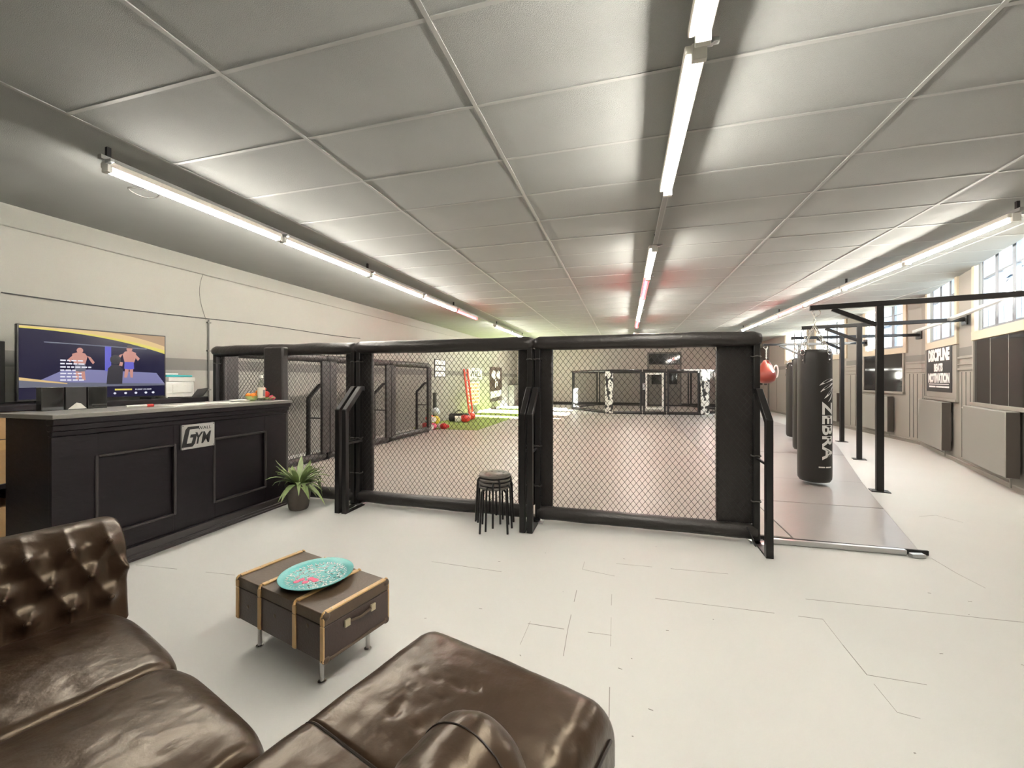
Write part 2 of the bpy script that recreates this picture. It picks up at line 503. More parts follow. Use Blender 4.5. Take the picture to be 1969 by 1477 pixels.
# wainscot mouldings and stiles on the right wall
tr = MB(); tr2 = MB(); tr3 = MB()
for fr, L, wins in ((FR1, L1, win1), (FR2, 8.0, win2)):
    cur = 0
    for a, b in wins + [(L, L)]:
        for z, t in ((1.50, .035), (1.585, .018), (1.685, .03)):
            tr.box(cur, a, -.022, 0, z, z + t, fr)
        tr3.box(cur, a, -.003, 0, 1.73, 1.86, fr)
        w = a - cur
        for k in range(1, 4):
            uu = cur + w * k / 4
            tr2.box(uu - .006, uu + .006, -.008, 0, .12, 1.47, fr)
        cur = b
struct(tr.build('trim_2', 'wallr', smooth=0, bevel=.004), 'grey mouldings along the right wall panelling')
struct(tr2.build('trim_3', 'stripe', smooth=0), 'narrow dark joints of the right wall panelling')
struct(tr3.build('trim_4', 'stripe', smooth=0), 'darker painted band above the right wall mouldings')
bb = MB()
for fr, L in ((FR1, L1), (FR2, 8.0)):
    bb.box(0, L, -.02, 0, 0, .05, fr)
    bb.tube([fr @ Vector((0, -.045, .075)), fr @ Vector((L, -.045, .075))], .012)
struct(bb.build('baseboard_right', 'wallr'), 'skirting and heating pipe along the right wall')
bf = MB().box(X_LEFT, 5.9, Y_FAR - .03, Y_FAR, 0, .16)
struct(bf.build('baseboard_far', 'ink', smooth=0))

# windows
def window(n, fr, u0, u1):
    e = bpy.data.objects.new('window_%d' % n, None); COL.objects.link(e); struct(e)
    e.matrix_world = fr @ Matrix.Translation((u0, 0, SILL))
    w, h = u1 - u0, WTOP - SILL
    f = MB()
    f.box(-.05, w + .05, -.03, .02, -.07, .05); f.box(-.05, .06, -.03, .02, .05, h); f.box(w - .06, w + .05, -.03, .02, .05, h)
    f.box(-.0, w, .02, .26, -.01, .02)
    f.build('window_frame', 'cream', e, bevel=.006)
    k = 3
    for i in range(k):
        a, b = .06 + (w - .12) * i / k, .06 + (w - .12) * (i + 1) / k
        s_ = MB()
        s_.box(a, a + .05, .05, .1, .05, h); s_.box(b - .05, b, .05, .1, .05, h); s_.box(a + .05, b - .05, .05, .1, .05, .11)
        s_.box(a + .05, b - .05, .055, .095, h * .62, h * .62 + .025)
        so = s_.build('casement', 'casement', e, bevel=.004)
        MB().box(a + .05, b - .05, .072, .078, .11, h).build('pane', 'glass', so, smooth=0)
window(1, FR2, *win2[1]); window(2, FR2, *win2[0]); window(3, FR1, *win1[2]); window(4, FR1, *win1[1]); window(5, FR1, *win1[0])

# doors
def door(n, origin, right, w, h, transom, label):
    e = bpy.data.objects.new('door_%d' % n, None); COL.objects.link(e); struct(e, label)
    e.matrix_world = facing(origin, right)     # local x right, y up, z out of the wall
    f = MB()
    f.box(-.07, 0, 0, h, 0, .05); f.box(w, w + .07, 0, h, 0, .05); f.box(-.07, w + .07, h, h + .08, 0, .05); f.box(0, w, transom, transom + .06, 0, .05)
    f.build('door_frame', 'stripe', e, bevel=.005)
    for k in range(2):
        a, b = w * k / 2 + .005, w * (k + 1) / 2 - .005
        lf = MB().box(a, b, .01, transom - .01, 0, .035).build('door_leaf', 'wallr', e, bevel=.004)
        MB().box(a + .12, b - .12, 1.1, transom - .2, .035, .04).build('pane', 'darkpanel', lf, smooth=0)
        MB().tube([(b - .08 if k == 0 else a + .08, 1.0, .035), (b - .08 if k == 0 else a + .08, 1.0, .08), (b - .2 if k == 0 else a + .2, 1.0, .08)], .01).build('door_handle', 'chrome', lf)
    MB().box(0, w, transom + .06, h, .01, .02).build('transom_pane', 'darkpanel', e, smooth=0)
door(1, (1.15, Y_FAR, 0), (1, 0, 0), 1.45, 2.62, 2.05, 'double door with dark transom glass in the far wall')
door(2, (5.9, 20.75, 0), (0, -1, 0), 1.15, 2.75, 2.1, 'tall grey door at the far end of the right wall')

# outside: yard, an unseen house added to block the sun, and its visible copy
struct(MB().box(-30, 40, -30, 50, -.6, -.45).build('ground', 'ground', smooth=0), 'yard outside')
nb = bpy.data.objects.new('neighbour_house', None); COL.objects.link(nb)
tag(nb, 'unseen white house with grey slate roof, added to block the sun', 'house')
nb.location = (12.2, 3.0, -.45)
MB().box(0, 6, -9, 6.6, 0, 4.15).build('wall', 'facade', nb, smooth=0)
rf = MB()
rf.prism([(-.35, 4.05), (3, 7.4), (6.35, 4.05)], 16.2, Matrix(((1, 0, 0, 0), (0, 0, 1, -9.3), (0, 1, 0, 0), (0, 0, 0, 1))))
roof = rf.build('roof', 'slate', nb, smooth=0)
sc_ = MB()
for r in range(16):
    for k in range(54):
        y = -9.2 + k * .3 + (r % 2) * .15; t0 = r * .2
        p = Vector((-.36 + t0 * .707, y, 4.06 + t0 * .707)); q = p + Vector((.16, 0, .16))
        sc_.bar(p + Vector((-.02, 0, .03)), q + Vector((-.02, 0, .03)), .27, .012, up=(-.7, 0, .7))
sh = sc_.build('roof_shingles', 'slate', roof, smooth=0)
for y in (-6, -3.2, -.4, 2.4, 5.0):
    wn_ = MB().box(-.05, .02, y, y + .9, 2.6, 3.8).build('window', 'shade', nb, smooth=0)

nb2 = copy_tree(nb, (13.6, 29.5, -.45), 0, 'white house with slate roof seen in the near right windows')
nb2.scale = (1, 1, 1.12)
nb['label'] = 'unseen white house added beside the gym to keep sun off the near windows'
# ------------------------------------------------------------------ floors laid on the floor
mt = MB()
mt.prism([(-4.76, 3.92), (1.35, 3.92), (1.35, 16.0), (-3.7, 16.0), (-3.7, 9.9), (-4.76, 9.9)], .028, Matrix.Identity(4))
tag(mt.build('training_mat', 'mat', smooth=0, bevel=.006), 'large brownish grey training mat filling the floor behind the mesh fence', 'mat')
mr_ = MB()
edge = [(2.2, 3.88), (2.58, 5.1), (2.86, 6.0), (3.62, 8.2), (4.38, 10.4), (4.5, 13.0), (4.55, 16.0)]
seams = [3.9, 5.05, 6.25, 8.4, 10.6, 13.2, 16.0]
def xe(y):
    for (xa, ya), (xb, yb) in zip(edge, edge[1:]):
        if ya - .03 <= y <= yb:
            return xa + (xb - xa) * (y - ya) / (yb - ya)
    return edge[-1][0]
names = ['front grey mat sheet beside the fence, under the nearest punching bag', 'second grey mat sheet beside the fence', 'third grey mat sheet, under the middle punching bag',
         'fourth grey mat sheet, before the farthest punching bag', 'fifth grey mat sheet along the bag row', 'last grey mat sheet beyond the punching bags']
for i, (a, b) in enumerate(zip(seams, seams[1:])):
    ym = (a + b) / 2
    p = [(1.36, a + .003), (xe(a + .003), a + .003), (xe(ym), ym), (xe(b - .003), b - .003), (1.36, b - .003)]
    o = MB().prism(p, .026 + .002 * (i % 2), Matrix.Identity(4)).build('mat_sheet', 'matblue', smooth=0, bevel=.005)
    tag(o, names[i], 'mat', 'grey mats under the punching bags')
MB_ = MB().bar((1.13, 3.812, .022), (2.09, 3.84, .022), .035, .04)
tag(MB_.build('aluminium_profile', 'alu', bevel=.004), 'long aluminium profile lying along the front of the grey mat', 'profile')
tag(MB().bar((2.10, 3.80, .015), (2.19, 3.815, .015), .04, .03).build('aluminium_offcut', 'alu', bevel=.004), 'short aluminium offcut at the corner of the grey mat', 'profile')
tag(MB().bar((1.10, 3.868, .019), (2.25, 3.872, .019), .018, .036).build('edge_strip', 'ink', bevel=.003), 'black edge strip along the front of the grey mat', 'strip')
tf = MB().box(-5.6, -3.72, 10.0, 18.4, .0, .025)
turf = tag(tf.build('turf_strip', 'turf', smooth=0), 'bright green turf strip along the left wall', 'turf')

# ------------------------------------------------------------------ fence panels
WIRE_R = .0023
def chain(width, height, cw=.0255, ch=.0325, r=WIRE_R):
    mb = MB()
    n = int(width / cw); m = int(height / ch)
    for k in range(n):
        pts = []
        for j in range(m + 1):
            xx = (k + ((j + k) % 2)) * cw
            pts.append((xx, (.002 if (j + k) % 2 else -.002), j * ch))
        mb.tube(pts, r, n=4, cap=False)
    return mb
MESH_H = 1.56
chain_mb = chain(1.84, MESH_H)
CHAIN = None
def roll(mb, p, q, r, seed=0, n=14, seg=40, squash=1.0):
    p, q = Vector(p), Vector(q); d = q - p
    pts, rs_ = [], []
    for i in range(seg + 1):
        t = i / seg
        endf = min(1, sqrt(max(.0, 1 - (1 - min(t, 1 - t) / .012) ** 2)) * .3 + .7) if min(t, 1 - t) < .012 else 1
        w = 1 + .05 * noise.noise(Vector((t * 9 + seed, seed, 0))) + .03 * noise.noise(Vector((t * 31, seed, 1)))
        pts.append(p + d * t + Vector((0, 0, .006 * noise.noise(Vector((t * 6, seed, 4)))))); rs_.append(r * w * endf)
    mb.tube(pts, rs_, n=n)
def brace(W, x, side, parent):
    b = MB()
    b.box(x - .025, x + .025, -.34, -.29, 0, 1.05)
    b.bar((x, -.315, 1.035), (x, -.075, 1.265), .05, .05, up=(1, 0, 0))
    b.bar((x, -.09, 1.26), (x, -.03, 1.26), .05, .045)
    b.box(x - .025, x + .025, -.34, -.03, 0, .012)
    b.bar((x, -.05, .70), (x, -.31, .70), .02, .02)
    return b.build('brace', 'black', parent, bevel=.004)
def panel(label, loc, rz, W=1.93, group='padded fence panels of the training cage', mesh_obj=None, lpad=(-.0, .17), rpad=(-.0, .17), braces=(.045, None), straps=True, cat='fence panel'):
    global CHAIN
    e = thing('fence_panel', label, cat, loc, rz, group)
    mb = MB(); roll(mb, (.0, 0, 1.70), (W, 0, 1.70), .066, seed=random.random() * 50, squash=1)
    mb.build('top_rail_pad', 'vinyl', e, smooth=80)
    mb = MB(); roll(mb, (.03, 0, .085), (W - .03, 0, .085), .064, seed=random.random() * 50)
    mb.build('bottom_rail_pad', 'vinyl', e, smooth=80)
    for x in (.035, W - .035):
        MB().box(x - .024, x + .024, -.03, .024, .012, 1.73).build('post', 'black', e, bevel=.004)
        MB().box(x - .06, x + .06, -.09, .06, 0, .012).build('base_plate', 'alu', e, bevel=.002)
    for lo, hi, s_ in ((lpad[0], lpad[1], 0), (W - rpad[1], W - rpad[0], 1)):
        if hi - lo > .03:
            MB().box(lo, hi, .032, .085, .13, 1.66).build('post_pad', 'vinyl', e, bevel=.015)
    if CHAIN is None:
        c = chain_mb.build('wire_mesh', 'wire', e, smooth=60); CHAIN = c.data
    else:
        c = bpy.data.objects.new('wire_mesh', CHAIN); COL.objects.link(c); c.parent = e
    c.location = (.045, .008, .13); c.scale = ((W - .09) / 1.84, 1, 1)
    for x in braces:
        if x is not None:
            brace(W, x if x > 0 else W + x, 0, e)
    if straps:
        for x in (.035, W - .035):
            for z in (.34, .72, 1.55):
                MB().tube([(x + .035 * cos(a), .035 * sin(a), z + .004 * sin(3 * a)) for a in [2 * pi * k / 14 for k in range(14)]], .006, n=5, closed=True).build('tie_strap', 'strap', e)
    return e
YF = 3.82
panel('mesh fence panel behind the bar, left of the front fence row', (-4.86, YF, 0), 0, 2.03, lpad=(.02, .11), braces=(None, 2.05))
panel('middle mesh fence panel of the front row, behind the stacked stools', (-2.83, YF, 0), 0, 1.985, braces=(.10, -.032))
pc = panel('right mesh fence panel of the front row, beside the punching bag', (-.84, YF, 0), 0, 1.93, rpad=(.015, .33), braces=(.03, -.035))
MB().bar((1.81, -.07, .14), (1.86, -.12, .0), .03, .006, up=(1, 0, 0)).build('hanging_strap', 'blackp', pc)
panel('nearest mesh fence panel of the left side row, by the grey wall', (-4.86, 5.74, 0), -pi / 2, 1.83, braces=(.04, None))
panel('middle mesh fence panel of the left side row, by the grey wall', (-4.86, 7.60, 0), -pi / 2, 1.85, braces=(.04, None))
panel('farthest mesh fence panel of the left side row, by the wall papers', (-4.86, 9.46, 0), -pi / 2, 1.85, braces=(.04, None))

# padded column beside the bar
cp = thing('padded_column', 'dark foam padded column at the right end of the black bar', 'column', (-3.92, 3.64, 0))
MB().box(0, .27, 0, .09, 0, 1.72).build('foam_pad', 'vinyl', cp, bevel=.02)
MB().bar((.0, -.004, 1.02), (.27, -.004, 1.0), .008, .012).build('tie_strap', 'ink', cp)

# octagon cage at the far end
def far_panel(name, label, p, q, h=1.74, isdoor=False, cat='fence panel'):
    p, q = Vector((*p, 0)), Vector((*q, 0)); W = (q - p).length
    e = thing(name, label, cat, p, atan2(q.y - p.y, q.x - p.x), 'panels of the far octagon cage')
    fm = 'white' if isdoor else 'black'
    mb = MB().tube([(0, 0, h - .05), (W, 0, h - .05)], .045, n=10)
    mb.build('top_rail_pad', 'vinyl', e)
    MB().tube([(0, 0, .06), (W, 0, .06)], .06, n=10).build('bottom_rail_pad', 'vinyl', e)
    for x in (.04, W - .04):
        MB().box(x - .03, x + .03, -.03, .03, 0, h - .02).build('post', 'blackp', e)
    if isdoor:
        f = MB()
        f.box(.09, .15, -.05, 0, .2, h - .14); f.box(W - .15, W - .09, -.05, 0, .2, h - .14)
        f.box(.15, W - .15, -.05, 0, .2, .27); f.box(.15, W - .15, -.05, 0, h - .21, h - .14)
        f.build('door_frame', 'white', e)
        MB().box(-.02, .06, -.1, -.05, .95, 1.2).build('latch', 'alu', e)
    c = bpy.data.objects.new('wire_mesh', CHAIN); COL.objects.link(c); c.parent = e
    c.location = (.05, .005, .12); c.scale = ((W - .1) / 1.84, 1, (h - .2) / MESH_H)
    return e
far_panel('fence_panel', 'left slanting mesh panel of the far octagon cage', (-2.26, 18.4), (-.62, 16.3))
far_panel('fence_panel', 'mesh panel left of the white gate in the far octagon cage', (-.6, 16.28), (.62, 16.4))
far_panel('cage_gate', 'white framed mesh gate in the far octagon cage', (.66, 16.4), (1.5, 16.48), isdoor=True, cat='gate')
far_panel('fence_panel', 'mesh panel right of the white gate in the far octagon cage', (1.54, 16.48), (2.7, 16.6))
far_panel('fence_panel', 'right slanting mesh panel of the far octagon cage', (2.72, 16.62), (3.96, 18.3))
far_panel('fence_panel', 'rear left mesh panel of the far octagon cage', (-2.3, 18.46), (-1.35, 20.9))
far_panel('fence_panel', 'rear middle mesh panel of the far octagon cage, left of the far door', (-1.28, 20.95), (.85, 20.98))
far_panel('fence_panel', 'rear middle mesh panel of the far octagon cage, in front of the far door', (.92, 20.98), (2.95, 20.95))
far_panel('fence_panel', 'rear right mesh panel of the far octagon cage', (3.0, 20.9), (3.98, 18.36))
for (x, y, w, lb) in ((-.75, 16.2, .3, 'left black and white sponsor pad on the far octagon cage'), (2.72, 16.45, .3, 'right black and white sponsor pad on the far octagon cage')):
    e = thing('corner_pad', lb, 'pad', (x, y, 0), 0, 'sponsor pads of the far octagon cage')
    MB().box(0, w, 0, .09, .02, 1.66).build('printed_cover', 'camo', e, bevel=.03)
    MB().box(.05, w - .05, .09, .1, .3, 1.4).build('tie_strap', 'ink', e)
cf = MB().prism([(-2.2, 18.4), (-.6, 16.35), (2.7, 16.7), (3.9, 18.3), (3.9, 20.9), (-2.2, 20.9)], .05, Matrix.Identity(4))
tag(cf.build('cage_floor', 'mat', smooth=0), 'dark mat floor inside the far octagon cage', 'mat')

# ------------------------------------------------------------------ ceiling lights
TZ = 2.86
ROWS = {'left': -3.6, 'centre': .315, 'right': 3.52}
def fixture(side, y0, y1, label, red=False):
    x = ROWS[side]
    e = thing('tube_light', label, 'tube light', (x, y0, TZ), 0, 'fluorescent tubes in the %s ceiling row' % side)
    L = y1 - y0
    MB().box(-.046, .052, .01, L - .01, .022, .062).build('housing', 'batten', e, bevel=.006)
    MB().tube([(0, .03, 0), (0, L - .03, 0)], .013, n=10).build('tube', 'tubered' if red else 'tube', e)
    for yy in (.0, L - .03):
        MB().box(-.016, .05, yy, yy + .03, -.018, .06).build('lamp_holder', 'white', e, bevel=.003)
    b = MB().box(.04, .075, -.012, .012, .035, .062)
    b.box(.06, .10, -.012, .012, .04, .062)
    b.build('bracket', 'alu', e, bevel=.002)
    return e
ordn = ['nearest', 'second', 'third', 'fourth', 'fifth', 'sixth', 'seventh', 'eighth', 'ninth', 'tenth']
def row(side, spans):
    for i, (a, b, red) in enumerate(spans):
        w = 'glowing red tube light' if red else 'lit white tube light'
        i2 = i - 1 if side == 'centre' else i
        lab = '%s, %s from the camera in the %s ceiling row' % (w, ordn[i2], side) if i2 >= 0 else \
            'lit white tube light over the sofa at the rear end of the centre ceiling row'
        fixture(side, a, b, lab, red)
row('left', [(2.01, 3.54, 0), (3.57, 5.11, 0), (5.14, 6.70, 0), (6.73, 8.25, 0), (8.28, 9.56, 1), (11.05, 12.6, 0), (12.65, 14.2, 0), (15.4, 16.95, 0), (17.0, 18.5, 0), (18.53, 19.7, 1)])
row('centre', [(-1.17, .38, 0), (.42, 1.97, 0), (2.04, 3.52, 0), (4.98, 6.40, 0), (6.44, 7.94, 1), (7.98, 9.5, 0), (9.53, 11.05, 0), (11.08, 12.4, 1), (14.0, 15.5, 0), (16.9, 18.4, 0)])
row('right', [(4.93, 6.47, 0), (6.50, 8.05, 0), (8.08, 9.60, 0), (9.63, 11.0, 1), (11.03, 12.55, 0), (12.6, 14.1, 0), (17.0, 18.5, 0), (18.53, 19.9, 1)])
for side, y0, y1 in (('left', 1.98, 20.0), ('centre', -1.2, 19.6), ('right', 4.88, 20.2)):
    x = ROWS[side]
    r = thing('mounting_rail', 'long %s mounting rail carrying tube lights under the ceiling' % {'left': 'left hand', 'centre': 'middle', 'right': 'right hand'}[side], 'rail', (x + .018, y0, TZ + .063))
    MB().box(-.018, .018, 0, y1 - y0, 0, .03).build('rail', 'rail', r)
    yy = .05
    while yy < y1 - y0:
        MB().box(-.012, .012, yy - .012, yy + .012, .03, CEIL_Z - TZ - .055).build('hanger', 'blackp', r)
        yy += 3.05
cl = thing('cable_loop', 'dark cable loop hanging from ceiling above the left light row', 'cable', (-4.05, 2.55, 2.99))
MB().tube([(.10 * cos(a), .10 * sin(a), .008 * sin(2 * a)) for a in [2 * pi * k / 24 for k in range(24)]], .006, n=6, closed=True).build('loop', 'stripe', cl)
MB().tube([(.1, 0, 0), (.1, .0, .05)], .006, n=6).build('hook', 'stripe', cl)

# cables on the left wall
cb = MB().tube([(X_LEFT + .012, 2.4 + 5.4 * t, 2.18 + .09 * t - .012 * sin(9 * t)) for t in [k / 20 for k in range(21)]], .006, n=6)
tag(cb.build('wall_cable', 'ink'), 'thin dark cable running along the left wall above the screen', 'cable')
cn = MB().tube([(X_LEFT + .014, 4.385, 1.0), (X_LEFT + .014, 4.385, 2.2)], .011, n=8)
for z in (1.2, 1.75, 2.15):
    cn.box(X_LEFT, X_LEFT + .03, 4.36, 4.41, z, z + .02)
tag(cn.build('conduit', 'stripe'), 'grey vertical conduit pipe beside the screen', 'conduit')
dw = MB().tube([(X_LEFT + .012 + .02 * sin(pi * t), 4.385 - .16 * sin(pi * t * .9) * (1 - .2 * t), 3.0 - .8 * t) for t in [k / 20 for k in range(21)]], .0035, n=5)
tag(dw.build('drop_wire', 'stripe'), 'thin wire drooping from ceiling to the wall conduit', 'cable')

# ------------------------------------------------------------------ bar counter
BX, BY0, BY1, BH = -3.56, 1.72, 3.60, 1.10
bar = thing('bar_counter', 'black painted wooden bar counter with framed panels and plaque', 'bar counter', (0, 0, 0))
MB().box(-4.08, BX - .02, BY0 + .02, BY1 - .01, 0, BH).build('body', 'bar', bar, bevel=.005)
# face frame around two recessed panels
ff = MB()
panels = [(1.96, 2.455), (2.80, 3.325)]
z0, z1 = .262, .812
prev = BY0
for a, b in panels:
    ff.box(BX - .03, BX, prev, a, .12, .98); prev = b
ff.box(BX - .03, BX, prev, BY1, .12, .98)
for a, b in panels:
    ff.box(BX - .03, BX, a, b, .12, z0); ff.box(BX - .03, BX, a, b, z1, .98)
ff.build('face_frame', 'bar', bar, bevel=.003)
for a, b in panels:
    g = MB()
    g.bar((BX, a, z1 + .008), (BX, b, z1 + .008), .026, .02); g.bar((BX, a, z0 - .008), (BX, b, z0 - .008), .026, .02)
    g.bar((BX, a - .008, z0 - .016), (BX, a - .008, z1 + .016), .02, .02); g.bar((BX, b + .008, z0 - .016), (BX, b + .008, z1 + .016), .02, .02)
    g.build('panel_moulding', 'baredge', bar, bevel=.006)
co = MB().box(BX - .03, BX + .012, BY0 - .005, BY1 + .005, .985, 1.02).box(BX - .03, BX + .028, BY0 - .01, BY1 + .012, 1.02, 1.06).box(BX - .03, BX + .045, BY0 - .015, BY1 + .02, 1.06, BH)
co.build('cornice', 'bar', bar, bevel=.006)
pl = MB().box(BX - .03, BX + .014, BY0, BY1, 0, .10).box(BX - .03, BX + .024, BY0, BY1, 0, .045).box(BX - .03, BX + .035, BY0, BY1 - .02, .0, .022)
pl.build('plinth', 'baredge', bar, bevel=.005)
MB().box(-4.12, BX + .05, BY0 - .02, BY1 + .03, BH, BH + .03).build('counter_top', 'bartop', bar, bevel=.004)
# plaque
pq = thing('sign_plaque', 'metal sign plaque lettered WALL Gym on the bar front', 'sign', (BX + .0145, 2.645, .872))
MB().box(-.0135, .004, -.138, .138, -.103, .103).build('plate', 'plaque', pq, bevel=.001)
FX = facing((.0045, .0, .0), (0, 1, 0))
text('lettering', 'WALL', .04, 'ink', pq, FX @ Matrix.Translation((.050, .066, 0)), width=.115, height=.026, spacing=1.1)
text('lettering', 'YM', .1, 'ink', pq, FX @ Matrix.Translation((.038, -.018, 0)), width=.135, height=.10, shear=.25, offset=.002)
gm = MB()
sh_ = lambda x, y: (x + .22 * y, y)
G = [[(-.125, -.085), (-.035, -.085), (-.02, -.06), (-.02, .0), (-.045, .0), (-.05, -.055), (-.09, -.055), (-.09, .062), (-.015, .062), (-.015, .085), (-.11, .085), (-.125, .06)]]
for poly_ in G:
    gm.prism([sh_(x, y) for x, y in poly_], .0015, FX)
gm.prism([sh_(x, y) for x, y in [(-.072, -.008), (-.02, -.008), (-.02, .018), (-.072, .018)]], .0016, FX)
gm.build('lettering', 'ink', pq, smooth=0)
sc2 = MB()
for yy in (-.130, .130):
    for zz in (-.093, .093):
        sc2.lathe([(.004, 0), (.003, .002)], (.004, yy, zz), 8, mtx=Matrix.Rotation(pi / 2, 4, 'Y'))
sc2.build('screws', 'ink', pq)

# things on the bar
TOP = BH + .03
dx = thing('display_box', 'black glossy display box with three dark panels on the bar', 'display box', (-4.06, 1.88, TOP))
for k in range(3):
    pn = MB().box(0, .06, .13 * k, .13 * k + .122, 0, .17).build('box_panel', ('darkpanel', 'ink', 'darkpanel')[k], dx, bevel=.003)
MB().prism([(.14, .005), (.25, .005), (.215, .045), (.19, .052)], .003, facing((.064, 0, 0), (0, 1, 0))).build('paper_tent', 'paper', dx, smooth=0)
mk = thing('marker_pen', 'white marker pen with red cap lying on the bar', 'pen', (-3.80, 2.27, TOP + .012))
MB().tube([(0, 0, 0), (.02, .13, 0)], .011, n=10).build('barrel', 'white', mk)
MB().tube([(.02, .13, 0), (.027, .175, 0)], .012, n=10).build('cap', 'red', mk)
for i, (x, y, rz, lb) in enumerate([(-3.72, 2.62, .1, 'white paper sheet on the bar beside the marker pen'), (-3.78, 2.86, -.25, 'white paper sheet lying on the middle of the bar top'), (-3.70, 3.05, .3, 'white paper sheet on the bar nearest the white plates')]):
    o = MB().box(-.1, .1, -.145, .145, 0, .003 + .001 * i).build('paper_sheet', 'paper', smooth=0)
    o.location = (x, y, TOP); o.rotation_euler = (0, 0, rz); tag(o, lb, 'paper', 'paper sheets on the bar')
for i, (x, y, r, lb) in enumerate([(-3.74, 3.20, .09, 'white flat plate on the bar, farther from the bowl'), (-3.86, 3.31, .10, 'white flat plate on the bar, right beside the bowl')]):
    o = MB().lathe([(0, 0), (r * .6, 0), (r, .012), (r, .016), (r * .6, .004), (0, .004)], n=28).build('plate', 'white')
    o.location = (x, y, TOP); tag(o, lb, 'plate', 'white plates on the bar')
bw = MB().lathe([(0, .0), (.03, 0), (.05, .02), (.065, .05), (.06, .05), (.045, .022), (0, .008)], n=24).build('fruit_bowl', 'leafpale')
bw.location = (-3.83, 3.42, TOP); tag(bw, 'small pale green bowl of oranges on the bar', 'bowl')
for x, y, z, lb in [(-3.80, 3.40, .052, 'left front orange in the small bowl'), (-3.845, 3.39, .054, 'left back orange in the small bowl'), (-3.835, 3.452, .055, 'right orange in the small bowl beside the bottle')]:
    o = MB().ball((0, 0, 0), .028).build('orange', 'orange', smooth=80); o.location = (x, y, TOP + z); tag(o, lb, 'orange', 'oranges in the bowl')
bt = thing('bottle', 'clear bottle with white label and cap on the bar', 'bottle', (-3.76, 3.47, TOP))
MB().lathe([(.034, 0), (.036, .01), (.036, .15), (.030, .18), (.014, .21), (.013, .24)], n=20).build('glass_body', 'clear', bt, smooth=60)
MB().lathe([(.0368, .03), (.0368, .14)], n=20).build('label', 'bottle', bt, smooth=60)
MB().box(.034, .0385, -.012, .012, .05, .115).build('label', 'paperdot', bt)
MB().lathe([(.0, .24), (.016, .24), (.016, .265), (.012, .272), (0, .272)], n=16).build('cap', 'white', bt)
fa = thing('flower_garland', 'red and pink flower garland with green leaves on the bar end', 'flowers', (-3.74, 3.54, TOP))
lf = MB()
for k in range(26):
    a = random.uniform(0, 2 * pi); r0 = random.uniform(0, .03); L = random.uniform(.05, .1); w = .014
    p = Vector((random.uniform(-.06, .04), random.uniform(-.05, .05), .008)); d = Vector((cos(a), sin(a) * .6, random.uniform(.05, .5))).normalized(); sd = d.cross(Vector((0, 0, 1))).normalized() * w
    lf.add([p, p + d * L * .5 + sd, p + d * L + Vector((0, 0, -.01)), p + d * L * .5 - sd, p + d * L * .5 + Vector((0, 0, .006))], [(0, 1, 4), (1, 2, 4), (2, 3, 4), (3, 0, 4)])
lf.build('leaves', 'leafpale', fa)
for x, y, z, r, m in [(-.03, .0, .062, .035, 'red'), (.01, .028, .03, .022, 'pink'), (.01, .058, .022, .018, 'pink'), (-.05, -.05, .11, .026, 'pink'), (-.06, .0, .12, .022, 'redpaint'), (.0, .05, .04, .016, 'pink'), (-.06, -.08, .09, .02, 'orange')]:
    f = MB().ball((x, y, z), r, 12, 8)
    f.v = [tuple(Vector(p) + (Vector(p) - Vector((x, y, z))) * .25 * noise.noise(Vector(p) * 60)) for p in f.v]
    f.build('flower', m, fa, smooth=80)
MB().tube([(-.05, -.04, 0), (-.05, -.05, .09)], .004, n=5).tube([(-.06, 0, 0), (-.06, 0, .1)], .004, n=5).tube([(-.06, -.08, 0), (-.06, -.08, .08)], .004, n=5).build('stems', 'leaf', fa)

# ------------------------------------------------------------------ back counter, screen, printer, boxes
bk = thing('back_counter', 'long black shelf counter along the left wall under the screen', 'counter', (0, 0, 0))
MB().box(-5.66, -4.90, 1.0, 3.78, 1.09, 1.14).build('counter_top', 'bar', bk, bevel=.004)
MB().box(-5.66, -4.90, 1.0, 3.78, .46, .50).build('shelf', 'bar', bk, bevel=.003)
for y in (1.02, 2.35, 3.74):
    MB().box(-5.64, -4.95, y, y + .03, 0, 1.09).build('side_panel', 'bar', bk)
tv = thing('television', 'flat screen television showing a cage fight on the back counter', 'television', (-5.14, 2.85, 1.14), -.125)
# local: screen faces +x, y to the right
MB().box(-.04, .0, -.565, .565, .02, .715).build('casing', 'blackp', tv, bevel=.004)
for y in (-.4, .4):
    MB().box(-.12, .10, y - .02, y + .02, 0, .022).build('foot', 'blackp', tv)
scr = MB().box(.0, .002, -.552, .552, .035, .703).build('screen', 'screen', tv, smooth=0)
SF = facing((.0025, -.552, .035), (0, 1, 0)); SW, SH = 1.104, .668
def shape(name, pts, m, lay=1):
    mb = MB(); mb.prism([(x * SW, y * SH) for x, y in pts], .0004, SF @ Matrix.Translation((0, 0, .0006 * lay)))
    return mb.build(name, m, scr, smooth=0)
def arc(x0, x1, f, n=14):
    return [(x0 + (x1 - x0) * k / n, f(k / n)) for k in range(n + 1)]
shape('picture_arena_lights', arc(0, 1, lambda t: .985 - .22 * t ** 2.2) + [(1, 1), (0, 1)], 's_gold')
shape('picture_arena_lights', arc(0, 1, lambda t: .965 - .26 * t ** 2.2) + arc(1, 0, lambda t: .985 - .22 * (1 - t) ** 2.2), 's_yellow', 2)
shape('picture_crowd', arc(.45, 1, lambda t: 1.0 - .17 * t ** 2) + [(1, 1), ], 's_brown', 3)
shape('picture_canvas', [(.08, .22), (1, .20), (.93, .38), (.42, .42), (.25, .40)], 's_canvas')
shape('picture_floor_edge', [(0, .16), (1, .17), (1, .20), (.3, .23), (0, .28)], 's_grey', 2)
shape('picture_floor_edge', [(0, .30), (.28, .22), (.28, .205), (0, .26)], 's_gold', 3)
shape('picture_barrier', [(.14, .80), (.85, .78), (.85, .765), (.14, .785)], 's_grey')
